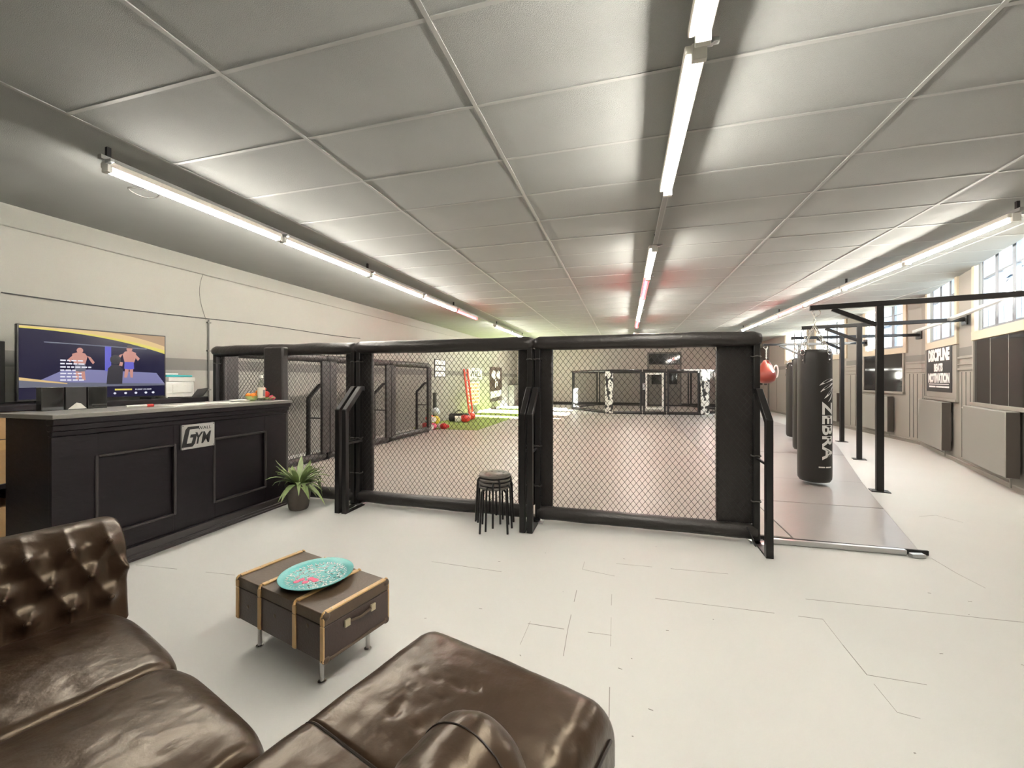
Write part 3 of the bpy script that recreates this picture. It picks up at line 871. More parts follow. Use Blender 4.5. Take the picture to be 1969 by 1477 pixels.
shape('picture_post', [(.53, .40), (.575, .40), (.575, .78), (.53, .78)], 's_blue')
def person_shape(cx, y0, h, skin, short, lay, flip=1):
    def P(pts, m, l):
        shape('picture_fighter', [(cx + flip * x * h * SH / SW, y0 + y * h) for x, y in pts], m, l)
    P([(-.09, .0), (-.03, .0), (.0, .30), (.06, .0), (.13, .0), (.10, .42), (-.10, .42)], skin, lay)
    P([(-.12, .28), (.0, .26), (.13, .28), (.12, .50), (-.11, .50)], short, lay + 1)
    P([(-.12, .48), (.12, .48), (.17, .72), (.12, .82), (.04, .85), (-.06, .85), (-.17, .80), (-.17, .66)], skin, lay)
    P([(.10, .78), (.17, .74), (.26, .55), (.30, .50), (.34, .56), (.24, .72)], skin, lay + 1)
    P([(-.10, .78), (-.17, .74), (-.27, .62), (-.22, .54), (-.18, .60)], skin, lay + 1)
    P([(.075 * cos(a), .91 + .085 * sin(a)) for a in [2 * pi * k / 14 for k in range(14)]], skin, lay + 1)
person_shape(.36, .26, .48, 's_skin', 's_grey', 3)
person_shape(.71, .30, .50, 's_skin', 's_blue', 3, -1)
shape('picture_hair', [(.69, .77), (.73, .77), (.735, .80), (.715, .825), (.69, .81)], 's_dark', 6)
shape('picture_referee', [(.54, .20), (.655, .20), (.66, .42), (.63, .50), (.58, .50), (.55, .44)], 's_dark', 7)
shape('picture_referee', [(.605 + .04 * cos(a), .58 + .075 * sin(a)) for a in [2 * pi * k / 14 for k in range(14)]], 's_dark', 7)
shape('picture_referee', [(.63, .49), (.655, .48), (.66, .54), (.64, .55)], 's_skin', 8)
cap_ = MB()
for k, w in enumerate((.13, .12, .18, .08, .12, .14, .13)):
    yy = .535 - k * .047; xx = .235
    while xx < .235 + w:
        l = random.uniform(.018, .04)
        cap_.prism([(xx * SW, yy * SH), ((xx + l) * SW, yy * SH), ((xx + l) * SW, (yy + .02) * SH), (xx * SW, (yy + .02) * SH)], .0004, SF @ Matrix.Translation((0, 0, .006)))
        xx += l + .008
cap_.build('screen_caption_lines', 's_white', scr, smooth=0)
shape('screen_progress_bar', [(.60, .10), (.73, .10), (.73, .125), (.60, .125)], 's_yellow', 6)
tm = MB()
for k in range(0):
    if k == 5: continue
    tm.prism([((.75 + k * .012) * SW, .1 * SH), ((.758 + k * .012) * SW, .1 * SH), ((.758 + k * .012) * SW, .125 * SH), ((.75 + k * .012) * SW, .125 * SH)], .0004, SF @ Matrix.Translation((0, 0, .005)))
for k, x in enumerate((.60, .68, .76, .84, .90)):
    MB().prism([((x + .012 * cos(a)) * SW, (.055 + .018 * sin(a)) * SH) for a in [2 * pi * j / (4 + k) for j in range(4 + k)]], .0004, SF @ Matrix.Translation((0, 0, .005))).build('screen_icon', 's_white', scr, smooth=0)
text('screen_timer', '01:22:07 / 01:32:09', .03, 's_white', scr, SF @ Matrix.Translation((.82 * SW, .112 * SH, .005)), width=.13 * SW, height=.022 * SH)

pr = thing('printer', 'white desktop printer at the right end of the back counter', 'printer', (-5.22, 3.55, 1.14))
MB().box(-.16, .14, -.13, .19, .0, .19).build('body', 'white', pr, bevel=.012)
MB().box(.14, .146, -.06, .15, .06, .15).build('front_panel', 'paper', pr, bevel=.002)
MB().box(.14, .22, -.11, .0, .0, .012).build('paper_tray', 'blackp', pr)
for i, (m, z, a, lb, nm, ct) in enumerate([('white', .192, .05, 'white flat box on top of the printer', 'flat_box', 'box'), ('tealfold', .246, -.05, 'teal folder on the pile on the printer', 'folder', 'folder'), ('paper', .27, .2, 'loose white papers topmost on the printer', 'paper_stack', 'paper')]):
    d = [(-.15, .14, -.11, .2, 0, .05), (-.14, .12, -.10, .18, 0, .022), (-.12, .06, -.13, .06, 0, .02)][i]
    o = MB().box(*d).build(nm, m, bevel=.004); o.location = (-5.22, 3.55, 1.14 + z); o.rotation_euler = (0, 0, a); tag(o, lb, ct)
lp = thing('tablet_stand', 'black tilted tablet stand between printer and mesh fence', 'stand', (-4.98, 3.64, 1.14), .2)
MB().box(-.02, .12, -.18, .1, 0, .012).build('base', 'blackp', lp, bevel=.003)
MB().bar((.04, .03, .012), (.0, .16, .10), .13, .014, up=(0, -.6, .8)).build('panel', 'blackp', lp, bevel=.003)
for i, (z, d, lb) in enumerate([(.50, (-5.60, -4.92, 1.35, 2.30, .50, 1.085), 'large cardboard box on the shelf under the counter'), (0, (-5.60, -4.95, 1.42, 2.28, .0, .30), 'low cardboard box on the floor under the counter')]):
    e = thing('cardboard_box', lb, 'box', ((d[0] + d[1]) / 2, (d[2] + d[3]) / 2, d[4]), 0, 'cardboard boxes under the back counter')
    hx, hy, h = (d[1] - d[0]) / 2, (d[3] - d[2]) / 2, d[5] - d[4] - .004
    MB().box(-hx, hx, -hy, hy, 0, h).build('carton', 'card', e, bevel=.004)
    if i == 0:
        MB().box(hx, hx + .003, -hy + .01, hy - .01, h * .48, h * .62).build('tape', 'slat', e)
        MB().box(hx, hx + .003, -hy + .005, hy - .005, h * .62, h * .635).build('flap_edge', 'trunk', e)
wbx = thing('white_box', 'white printed carton on the counter left of the screen', 'box', (-5.16, 1.83, 1.14), .1)
MB().box(-.1, .1, -.16, .16, 0, .40).build('carton', 'paper', wbx, bevel=.003)
MB().box(.1, .102, .06, .14, .26, .37).build('printed_patch', 'paperdot', wbx)
MB().box(.1, .102, .05, .14, .1, .12).build('printed_patch', 'paperdot', wbx)
MB().box(.1, .102, -.1, .02, .18, .22).build('printed_patch', 'redbag', wbx)
bbx = MB().box(-.16, .12, -.25, .25, 0, .56).build('black_case', 'blackp', bevel=.008)
bbx.location = (-5.46, 2.03, 1.14); tag(bbx, 'tall black case on the counter behind the white carton', 'case')

# ------------------------------------------------------------------ potted plant
pp = thing('potted_plant', 'leafy green plant in a taupe pot beside the bar', 'potted plant', (-3.30, 3.50, 0))
MB().lathe([(0, 0), (.085, 0), (.095, .02), (.125, .22), (.132, .27), (.125, .275), (.115, .26), (.11, .24)], n=32).build('pot', 'pot', pp, smooth=60)
MB().lathe([(0, .245), (.112, .245)], n=24).build('soil', 'soil', pp)
lv = MB()
for k in range(64):
    a = random.uniform(0, 2 * pi); el = random.uniform(.15, 1.25); L = random.uniform(.20, .36); w = random.uniform(.018, .032)
    p0 = Vector((.02 * cos(a), .02 * sin(a), .25)); pts = []
    for i in range(7):
        t = i / 6
        rr = L * t * (.45 + .6 * cos(el) ) ; zz = L * (sin(el) * 1.15 * t - .75 * t ** 2.2 * cos(el))
        q = p0 + Vector((cos(a) * rr, sin(a) * rr, zz))
        q.x = max(q.x, -.15 - .06 * max(0, min(1, (.1 - q.y) / .1)) * 0)
        q.y = min(q.y, .20)
        pts.append(q)
    vv, ff_ = [], []
    for i, p in enumerate(pts):
        t = i / 6; ww = w * (sin(pi * (t ** .8)) * .95 + .06)
        sd = Vector((-sin(a), cos(a), 0)) * ww
        vv += [p + sd + Vector((0, 0, .006)), p, p - sd + Vector((0, 0, .006))]
    for i in range(6):
        b0 = i * 3
        ff_ += [(b0, b0 + 1, b0 + 4, b0 + 3), (b0 + 1, b0 + 2, b0 + 5, b0 + 4)]
    lv.add(vv, ff_)
lv.build('foliage', 'leaf', pp, smooth=60)

# ------------------------------------------------------------------ stools
def stool():
    e = thing('stool', '', 'stool', (0, 0, 0), 0, 'stack of black stools by the fence')
    H = .405
    st = MB().lathe([(0, H), (.135, H), (.142, H - .004), (.144, H - .012), (.14, H - .022), (.13, H - .022), (.128, H - .008), (0, H - .008)], n=36)
    s_ = st.build('seat', 'seat', e, smooth=50)
    hl = MB()
    for k in range(8):
        a = 2 * pi * k / 8
        hl.lathe([(0, 0), (.011, 0), (.011, .0008), (0, .0008)], (.085 * cos(a), .085 * sin(a), H), 10)
    hl.build('seat_hole', 'ink', s_, smooth=0)
    for k in range(4):
        a = pi / 4 + k * pi / 2
        d = Vector((cos(a), sin(a), 0))
        pts = [d * .05 + Vector((0, 0, H - .028)), d * .125 + Vector((0, 0, H - .028))]
        pts += [d * (.125 + .03 * sin(t)) + Vector((0, 0, H - .028 - .03 * (1 - cos(t)))) for t in [pi / 2 * j / 5 for j in range(1, 6)]]
        pts += [d * .172 + Vector((0, 0, 0))]
        MB().tube(pts, .0095, n=8).build('leg', 'black', e, smooth=60)
    return e
s0 = stool()
slab = ['bottom stool of the black stack by the fence, resting on the floor', 'second stool from the floor in the black stack by the fence', 'third stool from the floor in the black stack by the fence', 'topmost stool of the black stack, its dotted seat showing']
for i in range(4):
    o = s0 if i == 0 else copy_tree(s0)
    o.location = (-1.14, 3.50, .034 * i); o.rotation_euler = (0, 0, .25 + .38 * i); o['label'] = slab[i]

# ------------------------------------------------------------------ trunk table and plate
tk = thing('trunk_table', 'old brown trunk with wooden slats on short legs used as table', 'table', (-1.915, 1.624, 0), atan2(-.169, .678))
TL, TD, TZ0, TZ1 = .70, .356, .14, .35
MB().box(0, TL, 0, TD, TZ0, TZ1 - .053).build('body', 'trunkside', tk, bevel=.003)
MB().box(0, TL, 0, TD, TZ1 - .05, TZ1).build('lid', 'trunk', tk, bevel=.003)
for fx in (0.0, .30, .70, 1.0):
    x = min(max(fx * TL, .012), TL - .012)
    sl_ = MB(); w = .024
    hw = w / 2
    # a slat that wraps over the lid and down both long sides
    sl_.box(x - hw, x + hw, .012, TD - .012, TZ1, TZ1 + .008)
    for y, o_ in ((0, -.008), (TD, .008)):
        sl_.box(x - hw, x + hw, min(y, y + o_), max(y, y + o_), TZ0 + .004, TZ1 - .052)
        sl_.box(x - hw, x + hw, min(y, y + o_), max(y, y + o_), TZ1 - .049, TZ1 - .012)
        sgn = -1 if o_ < 0 else 1
        sl_.tube([(x, y + sgn * (.004 - .012 * (1 - cos(t))) , TZ1 - .012 + .016 * sin(t)) for t in [pi / 2 * k / 5 for k in range(6)]], .0075, n=6)
    s_ = sl_.build('slat', 'slat', tk, bevel=.003)
    nl = MB()
    for k in range(5):
        nl.lathe([(.004, 0), (.003, .002)], (x, TD * (.12 + .19 * k), TZ1 + .008), 8)
    nl.build('nail', 'brass', s_)
for x in (.0, TL):
    for y in (.0, TD):
        for z in (TZ0 + .012, TZ1 - .012):
            MB().ball((x + (.010 if x == 0 else -.010), y + (.010 if y == 0 else -.010), z), .019, 12, 8).build('corner_cap', 'trunk', tk, smooth=80)
for x in (TL,):
    for z, yy in ((TZ0 + .012, 0), ):
        MB().bar((x + .003, .02, z), (x + .003, TD - .02, z), .006, .014).build('edge_slat', 'trunk' if z < .2 else 'slat', tk, bevel=.002)
lk = TZ1 - .085
for y in (.11, .255):
    MB().box(TL, TL + .010, y - .014, y + .014, lk - .018, lk + .014).build('lock', 'brass', tk, bevel=.002)
MB().tube([(TL + .006, .125, lk - .002), (TL + .014, .18, lk - .006), (TL + .006, .242, lk - .002)], .006, n=8).build('handle', 'trunk', tk)
for x, y in ((.115, .05), (TL - .09, .05), (.115, TD - .05), (TL - .09, TD - .05)):
    MB().lathe([(0, 0), (.018, 0), (.018, .006), (.010, .009), (.0095, TZ0)], (x, y, 0), 14).build('leg', 'chrome', tk)
tg = MB()
for (x, z) in ((.10, .22), (.33, .24), (.58, .27)):
    tg.lathe([(.011, 0), (.008, .0015)], (x, 0, z), 8, mtx=Matrix.Rotation(pi / 2, 4, 'X'))
tg.build('stud', 'trunk', tk)
pt = thing('plate', 'round turquoise plate with patterned centre on the trunk table', 'plate', (-1.495, 1.702, TZ1 + .008), .3)
MB().lathe([(0, .0), (.11, .0), (.15, .012), (.172, .026), (.174, .029), (.170, .030), (.148, .018), (.11, .007), (0, .007)], n=48).build('dish', 'teal', pt, smooth=50)
pa = MB(); pb_ = MB()
for k in range(330):
    a = random.uniform(0, 2 * pi); r = .135 * sqrt(random.random()); t = random.uniform(0, pi); L = random.uniform(.006, .016)
    z = .0078 + (max(0, r - .108) / .03) * .008
    (pa if random.random() < .84 else pb_).bar((r * cos(a), r * sin(a), z), (r * cos(a) + L * cos(t), r * sin(a) + L * sin(t), z), .004, .0012)
for k in range(44):
    a = 2 * pi * k / 44
    pa.bar((.128 * cos(a), .128 * sin(a), .0135), (.141 * cos(a + .03), .141 * sin(a + .03), .0165), .004, .0012)
pa.build('painted_pattern', 'inkw', pt, smooth=0); pb_.build('painted_pattern', 'trunk', pt, smooth=0)
pr_ = MB()
for (x, y) in ((-.06, -.03), (-.075, -.05), (-.03, -.055), (.0, -.03), (.012, -.04), (-.02, -.02)):
    pr_.lathe([(0, .008), (.016, .008), (.014, .0092), (0, .0092)], (x, y, 0), 10)
pr_.build('painted_pattern', 'pink', pt, smooth=0)

# ------------------------------------------------------------------ leather corner sofa
sf = thing('corner_sofa', 'brown leather chesterfield corner sofa with buttoned arm in the foreground', 'sofa', (-2.06, 1.23, 0), atan2(-.284, .9588))
def edge_samples(a, b, r0, r1, n):
    q = 7
    out = [a + r0 * (1 - cos(pi / 2 * k / q)) for k in range(q)]
    a2, b2 = a + r0, b - r1
    out += [a2 + (b2 - a2) * k / n for k in range(n + 1)]
    out += [b - r1 * (1 - cos(pi / 2 * k / q)) for k in range(q - 1, -1, -1)]
    return out
def cushion(name, x0, x1, y0, y1, zt, zb, rx0, rx1, ry0, ry1, crown=.02, seed=0, wr=1.0, parent=sf, dents=(), bulge=0.0):
    X = edge_samples(x0, x1, rx0, rx1, 44); Y = edge_samples(y0, y1, ry0, ry1, 44)
    def drop(d, r, depth):
        if d >= r: return 0
        return depth * (1 - sqrt(max(0, 1 - (1 - d / r) ** 2)))
    def fn(i, j):
        x, y = X[i], Y[j]
        u, v = (x - x0) / (x1 - x0), (y - y0) / (y1 - y0)
        z = zt + crown * (1 - (2 * u - 1) ** 2) * (1 - (2 * v - 1) ** 2)
        z -= max(drop(x - x0, rx0, rx0), drop(x1 - x, rx1, rx1)) + max(drop(y - y0, ry0, ry0), drop(y1 - y, ry1, ry1)) * .98
        inn = min(1, min(x - x0, x1 - x, y - y0, y1 - y) / .03)
        z += wr * inn * (.006 * noise.noise(Vector((x * 3.1, y * 3.1, seed))) + .0035 * noise.noise(Vector((x * 4 + y * 2, y * 17 - x * 5, seed + 3))) + .0016 * noise.noise(Vector((x * 26, y * 26, seed + 9))))
        for (dx_, dy_, r, dep) in dents:
            q = ((x - dx_) ** 2 + (y - dy_) ** 2) / r ** 2
            if q < 6: z -= dep * math.exp(-q)
        y = y0 + (y - y0) * (1 - bulge * abs(2 * u - 1) ** 5)
        return Vector((x, y, z))
    mb = MB().grid(fn, len(X), len(Y))
    # skirt down
    nx, ny = len(X), len(Y)
    ring = [j * nx for j in range(0)]
    ring = [i for i in range(nx)] + [j * nx + nx - 1 for j in range(1, ny)] + [(ny - 1) * nx + i for i in range(nx - 2, -1, -1)] + [j * nx for j in range(ny - 2, 0, -1)]
    base = len(mb.v)
    for r in ring:
        p = mb.v[r]; mb.v.append((p[0], p[1], zb))
    L = len(ring)
    for k in range(L):
        k2 = (k + 1) % L
        mb.f.append((ring[k], ring[k2], base + k2, base + k))
    return mb.build(name, 'leather', parent, smooth=70)
ZS = .405
seat_a = cushion('seat_cushion', .005, .598, -.72, .012, ZS, .2, .02, .035, .03, .10, .03, 1, bulge=.05)
seat_b = cushion('seat_cushion', .602, 1.188, -.72, .012, ZS, .2, .035, .03, .03, .10, .03, 2, bulge=.05)
seat_c = cushion('seat_cushion', 1.192, 1.70, -.72, .066, ZS + .008, .2, .09, .03, .03, .012, .02, 3)
rnd = random.Random(3)
dents = [(1.50 + rnd.uniform(-.13, .12), .28 + rnd.uniform(-.10, .10), rnd.uniform(.008, .016), rnd.uniform(.002, .006)) for k in range(26)]
chz = cushion('chaise_cushion', 1.192, 1.94, .070, .60, ZS + .008, .2, .09, .07, .012, .085, .022, 4, dents=dents)
# piping between the chaise cushions and along its side
def pz(x):
    d = x - 1.192
    return ZS + .006 - (.09 * (1 - sqrt(max(0, 1 - (1 - d / .09) ** 2))) if d < .09 else 0)
MB().tube([(x, .068, pz(x) - .004) for x in [1.2 + .5 * k / 40 for k in range(41)]], .004, n=6).build('seam', 'seam', sf)
pi_ = MB().tube([(1.944, .05 + .5 * t, .315 + .01 * sin(pi * t)) for t in [k / 16 for k in range(17)]], .005, n=6)
pi_.build('piping', 'seam', sf)
bf_ = MB().box(.0, 1.19, -.80, -.015, .10, .26).box(1.20, 1.925, -.80, .585, .10, .26)
bf_.build('base_frame', 'leather', sf, bevel=.02)
for x, y in ((.05, -.06), (1.0, -.06), (1.26, .52), (1.86, .52), (.05, -.75), (1.86, -.75)):
    MB().lathe([(.018, 0), (.026, .02), (.03, .10)], (x, y, 0), 12).build('leg', 'blackp', sf)

def arm(name, prof, y0, y1, s_first, nrows, pb, ps, t_first, amp, cap=0.0, centre=(0, 0), tuft_end=None, ny=150, parent=sf, cap2=0.0):
    # prof: list of (x, z) along the profile from the seat side over the top; the length runs along y
    d = [0]
    for (xa, za), (xb, zb) in zip(prof, prof[1:]):
        d.append(d[-1] + math.hypot(xb - xa, zb - za))
    NS = 150
    def at(s):
        s = min(max(s, 0), d[-1])
        for k in range(len(d) - 1):
            if s <= d[k + 1]:
                f = (s - d[k]) / (d[k + 1] - d[k] + 1e-9)
                return prof[k][0] + f * (prof[k + 1][0] - prof[k][0]), prof[k][1] + f * (prof[k + 1][1] - prof[k][1])
        return prof[-1]
    s_last = s_first + (nrows - 1) * ps
    def fn(i, j):
        s = d[-1] * i / (NS - 1); y = y1 + (y0 - y1) * (j / (ny - 1)) ** 1.0
        x, z = at(s); xa, za = at(s - .01); xb, zb = at(s + .01)
        tx, tz = xb - xa, zb - za; l = math.hypot(tx, tz) + 1e-9
        nx_, nz_ = -tz / l, tx / l
        t = y1 - y - t_first
        if s < s_first:
            al, be = t / pb, t / pb; fade = 1.0
            dist = math.hypot((t / pb - round(t / pb)) * pb, s - s_first)
            pil = .35 * abs(sin(pi * al)) ** .6 + .65 * (1 - math.exp(-(dist / (.36 * pb)) ** 2))
        elif s <= s_last:
            al, be = t / pb - (s - s_first) / (2 * ps), t / pb + (s - s_first) / (2 * ps); fade = 1
            # nearest button
            best = 9
            for k in range(nrows):
                tt = t / pb - .5 * (k % 2)
                best = min(best, math.hypot((tt - round(tt)) * pb, s - s_first - k * ps))
            dist = best
            pil = .35 * (abs(sin(pi * al)) * abs(sin(pi * be))) ** .45 + .65 * (1 - math.exp(-(dist / (.36 * pb)) ** 2))
        else:
            off = .5 * ((nrows - 1) % 2)
            fade = max(0, 1 - (s - s_last) / .16)
            tt = t / pb - off; dist = math.hypot((tt - round(tt)) * pb, s - s_last)
            pil = .35 * abs(sin(pi * (t / pb - off))) ** .6 + .65 * (1 - math.exp(-(dist / (.36 * pb)) ** 2))
            pil = 1 - (1 - pil) * fade
        env = 1.0
        if tuft_end is not None and t < 0:
            env = max(0, 1 + t / tuft_end)
        disp = amp * (pil - 1) * env - .014 * math.exp(-(dist / .016) ** 2) * env
        disp += .0022 * noise.noise(Vector((x * 20, y * 20, z * 20)))
        x += nx_ * disp; z += nz_ * disp
        e = y1 - y
        if cap and e < cap:
            k = sqrt(max(0, 1 - (1 - e / cap) ** 2))
            x = centre[0] + (x - centre[0]) * (.02 + .98 * k); z = centre[1] + (z - centre[1]) * (.02 + .98 * k)
        elif cap2 and e < cap2:
            k = .90 + .10 * sqrt(max(0, 1 - (1 - e / cap2) ** 2))
            x = centre[0] + (x - centre[0]) * k; z = centre[1] + (z - centre[1]) * k
        return Vector((x, y, z))
    # denser sampling near the capped end comes from warping j
    mb = MB().grid(fn, NS, ny)
    # end panel
    nface = [i for i in range(NS)]
    c = Vector((sum(mb.v[i][0] for i in nface) / NS, y1, sum(mb.v[i][2] for i in nface) / NS))
    ci = len(mb.v); mb.v.append(tuple(c))
    for i in range(NS - 1):
        mb.f.append((i + 1, i, ci))
    mb.f.append((0, NS - 1, ci))
    o = mb.build(name, 'leather', parent, smooth=75)
    for k in range(nrows):
        s = s_first + k * ps; x, z = at(s)
        m = 0
        while True:
            y = y1 - (t_first + (m + .5 * (k % 2)) * pb); m += 1
            if y < y0 + .04: break
            xa, za = at(s - .01); xb, zb = at(s + .01); tx, tz = xb - xa, zb - za; l = math.hypot(tx, tz)
            q = Vector((x, y, z)) + Vector((-tz / l, 0, tx / l)) * (-amp - .009)
            MB().ball(q + Vector((-tz / l, 0, tx / l)) * .004, .011, 10, 7).build('button', 'leather', o, smooth=80)
    return o
R_ = .125
pl_ = [(.03, .34), (.012, .44), (.0, .55), (-.004, .62)] + [(-.13 + .128 * cos(t), .635 + .122 * sin(t)) for t in [pi * k / 16 for k in range(0, 21)]] + [(-.235, .5), (-.235, .1)]
arm('armrest', pl_, -.85, .004, .125, 3, .112, .108, .06, .036, cap2=.05, centre=(-.12, .45))
# right arm: rolled, smooth rounded front, pleats behind it
c0 = (1.815, .535)
pr2 = [(1.69, .36), (1.685, .45)] + [(c0[0] - .125 * cos(t), c0[1] + .125 * sin(t)) for t in [pi * k / 20 for k in range(-3, 24)]] + [(1.92, .40), (1.92, .12)]
arm('armrest', pr2, -.85, .165, .22, 2, .10, .10, .235, .026, cap=.10, centre=(1.81, .50), tuft_end=.03, ny=190)
MB().tube([(c0[0] + (x - c0[0]) * 1.008, .045, c0[1] + (z - c0[1]) * 1.008) for x, z in pr2[2:-2]], .0018, n=6).build('seam', 'seam', sf)
# back cushion
pb2 = [(.0, .36), (.0, .5), (-.01, .62)] + [(-.12 + .11 * cos(t), .64 + .11 * sin(t)) for t in [pi * k / 16 for k in range(0, 21)]] + [(-.22, .5), (-.22, .1)]
bkr = arm('backrest', pb2, 0, 1.68, .12, 3, .14, .108, .07, .03, cap2=.04, centre=(-.12, .45), ny=170)
bkr.matrix_local = Matrix(((0, 1, 0, .0), (1, 0, 0, -.68), (0, 0, 1, 0), (0, 0, 0, 1)))

# ------------------------------------------------------------------ punching bag row on the right
def rack(label, post, tip_d, wall_d, ang, z=2.25, nchain=True):
    e = thing('bag_rack', label, 'rack', (post[0], post[1], 0), ang, 'steel frames of the punching bag row')
    MB().box(-.035, .035, -.035, .035, .008, z).build('post', 'black', e, bevel=.005)
    MB().box(-.09, .09, -.07, .07, 0, .010).build('base_plate', 'black', e)
    for a in (-.07, .07):
        MB().lathe([(.008, 0), (.008, .014)], (a, .0, .010), 8).build('bolt', 'zinc', e)
    MB().box(-tip_d, wall_d, -.033, .033, z - .005, z + .055).build('arm', 'black', e, bevel=.005)
    MB().bar((-.46, 0, z - .005), (-.03, 0, z - .23), .05, .05, up=(0, 1, 0)).build('knee_brace', 'black', e, bevel=.004)
    MB().box(wall_d - .02, wall_d, -.09, .09, z - .06, z + .11).build('wall_plate', 'black', e, bevel=.003)
    MB().tube([(-tip_d + .07 + .045 * cos(t), 0, z - .04 + .045 * sin(t)) for t in [2 * pi * k / 18 for k in range(18)]], .007, n=6, closed=True).build('ring', 'zinc', e)
    return e
rack('nearest steel bag rack frame, its post nearest the camera', (2.97, 5.93), .69, 1.36, atan2(-.22, .975))
rack('second steel bag rack frame from the camera', (3.82, 8.20), .80, 1.26, atan2(-.26, .965))
rack('third steel bag rack frame, its post behind the nearest bag', (4.53, 10.40), .95, 1.35, -.02)
rack('farthest steel bag rack frame, near the bright far windows', (4.42, 12.30), .86, 1.46, 0)
lb_ = MB().bar((4.12, 5.72, 2.30), (5.02, 8.4, 2.28), .05, .05).bar((5.02, 8.4, 2.28), (5.3, 9.5, 2.26), .05, .05)
tag(lb_.build('cross_bar', 'alu', bevel=.004), 'long pale steel bar joining the rack frames along the windows', 'bar')

def torus_link(mb, c, d, s, L=.022, r=.0045):
    d = Vector(d).normalized(); s = Vector(s); s = (s - d * s.dot(d)).normalized()
    mb.tube([Vector(c) + d * (L * .95 * sin(t)) + s * (L * .5 * cos(t)) for t in [2 * pi * k / 10 for k in range(10)]], r, n=5, closed=True)
def punch_bag(label, x, y, zt, zb, r, ztop, rot, logo):
    e = thing('punching_bag', label, 'punching bag', (x, y, 0), rot, 'black punching bags hanging in a row')
    prof = [(0, zb), (r * .6, zb), (r * .88, zb + .012), (r * .985, zb + .045), (r, zb + .09)] + [(r * (1 + .004 * sin(k)), zb + .09 + (zt - zb - .14) * k / 20) for k in range(1, 20)] + [(r, zt - .05), (r * .95, zt - .015), (r * .85, zt), (0, zt)]
    MB().lathe(prof, n=48).build('bag_body', 'vinylb', e, smooth=50)
    for k in range(4):
        a = pi / 4 + k * pi / 2 + .3
        c, s_ = cos(a), sin(a)
        MB().bar((c * (r + .002), s_ * (r + .002), zt - .17), (c * (r + .002), s_ * (r + .002), zt - .03), .045, .006, up=(c, s_, 0)).build('strap', 'vinyl', e)
        dr = MB().tube([(c * (r + .008) - s_ * .03 * cos(t), s_ * (r + .008) + c * .03 * cos(t), zt - .03 + .035 * sin(t)) for t in [2 * pi * j / 14 for j in range(14)]], .005, n=5, closed=True)
        MB().ball((c * (r + .006), s_ * (r + .006), zt - .13), .011, 8, 6).build('rivet', 'chrome', e)
        dr.build('d_ring', 'chrome', e)
        ch = MB(); p = Vector((c * r, s_ * r, zt)); q = Vector((0, 0, ztop - .20)); n = 9
        for j in range(n):
            torus_link(ch, p.lerp(q, (j + .5) / n), q - p, (0, 0, 1) if j % 2 else (-s_, c, 0), L=(q - p).length / n * .62)
        ch.build('chain', 'zinc', e)
    ch = MB(); p, q = Vector((0, 0, ztop - .20)), Vector((0, 0, ztop - .06)); n = 4
    for j in range(n):
        torus_link(ch, p.lerp(q, (j + .5) / n), q - p, (1, 0, 0) if j % 2 else (0, 1, 0), L=.026)
    ch.build('chain', 'zinc', e)
    if logo:
        def wrap(me, z_c, a0, name):
            for v in me.vertices:
                a = a0 + v.co.x / r
                rr = r + .0025 + v.co.z * .5
                v.co = Vector((rr * cos(a), rr * sin(a), z_c + v.co.y))
            link(name, me, 'inkw', e, smooth=0)
        # letters run downwards, tops to the right
        me = text_mesh('ZEBRA', .2, extrude=.0008, offset=.006, spacing=1.05)
        bm = bmesh.new(); bm.from_mesh(me)
        bmesh.ops.triangulate(bm, faces=bm.faces)
        bmesh.ops.subdivide_edges(bm, edges=[ed for ed in bm.edges if ed.calc_length() > .04], cuts=2)
        bm.to_mesh(me); bm.free()
        xs_ = [v.co.x for v in me.vertices]; ys_ = [v.co.y for v in me.vertices]
        sx, sy = .72 / (max(xs_) - min(xs_)), .145 / (max(ys_) - min(ys_)); cx = (max(xs_) + min(xs_)) / 2; cyy = (max(ys_) + min(ys_)) / 2
        for v in me.vertices:
            X, Y = (v.co.x - cx) * sx, (v.co.y - cyy) * sy
            v.co = Vector((Y, -X, v.co.z))
        wrap(me, .72, -.55, 'lettering')
        em = MB()
        for S_, C_, E_, w in (((-.10, .06), (-.02, .135), (.09, .135), .030), ((-.09, -.02), (-.02, .06), (.09, .085), .026), ((-.05, -.10), (.03, -.03), (.09, .045), .024), ((-.0, -.14), (.06, -.09), (.09, .0), .016)):
            up_, dn_ = [], []
            for q in range(11):
                t = q / 10
                x = (1 - t) ** 2 * S_[0] + 2 * t * (1 - t) * C_[0] + t * t * E_[0]; y = (1 - t) ** 2 * S_[1] + 2 * t * (1 - t) * C_[1] + t * t * E_[1]
                h = w * sin(pi * min(1, t * .85 + .02)) ** .8 / 2
                up_.append((x - h * .5, y + h)); dn_.append((x + h * .5, y - h))
            em.prism(up_ + dn_[::-1], .0016, Matrix.Identity(4))
        mm = bpy.data.meshes.new('emblem'); mm.from_pydata(em.v, [], em.f)
        wrap(mm, 1.22, -.55, 'emblem')
        ln = MB()
        for a0, b0 in ((-.10, -.03), (-.02, .06)):
            n = 6
            for k in range(n):
                ln.box(a0 + (b0 - a0) * k / n, a0 + (b0 - a0) * (k + .9) / n, -.008, .008, 0, .0012)
        mm = bpy.data.meshes.new('line'); mm.from_pydata(ln.v, [], ln.f)
        wrap(mm, .27, -.6, 'print_line')
    return e
punch_bag('nearest black punching bag, white lettering down its side', 2.33, 6.03, 1.73, .06, .182, 2.25, -.56, True)
punch_bag('middle black punching bag, half hidden behind the nearest bag', 3.10, 8.41, 1.74, .09, .18, 2.25, .2, False)
punch_bag('farthest black punching bag, leftmost behind the other two', 3.66, 10.40, 1.73, .07, .18, 2.25, .6, False)
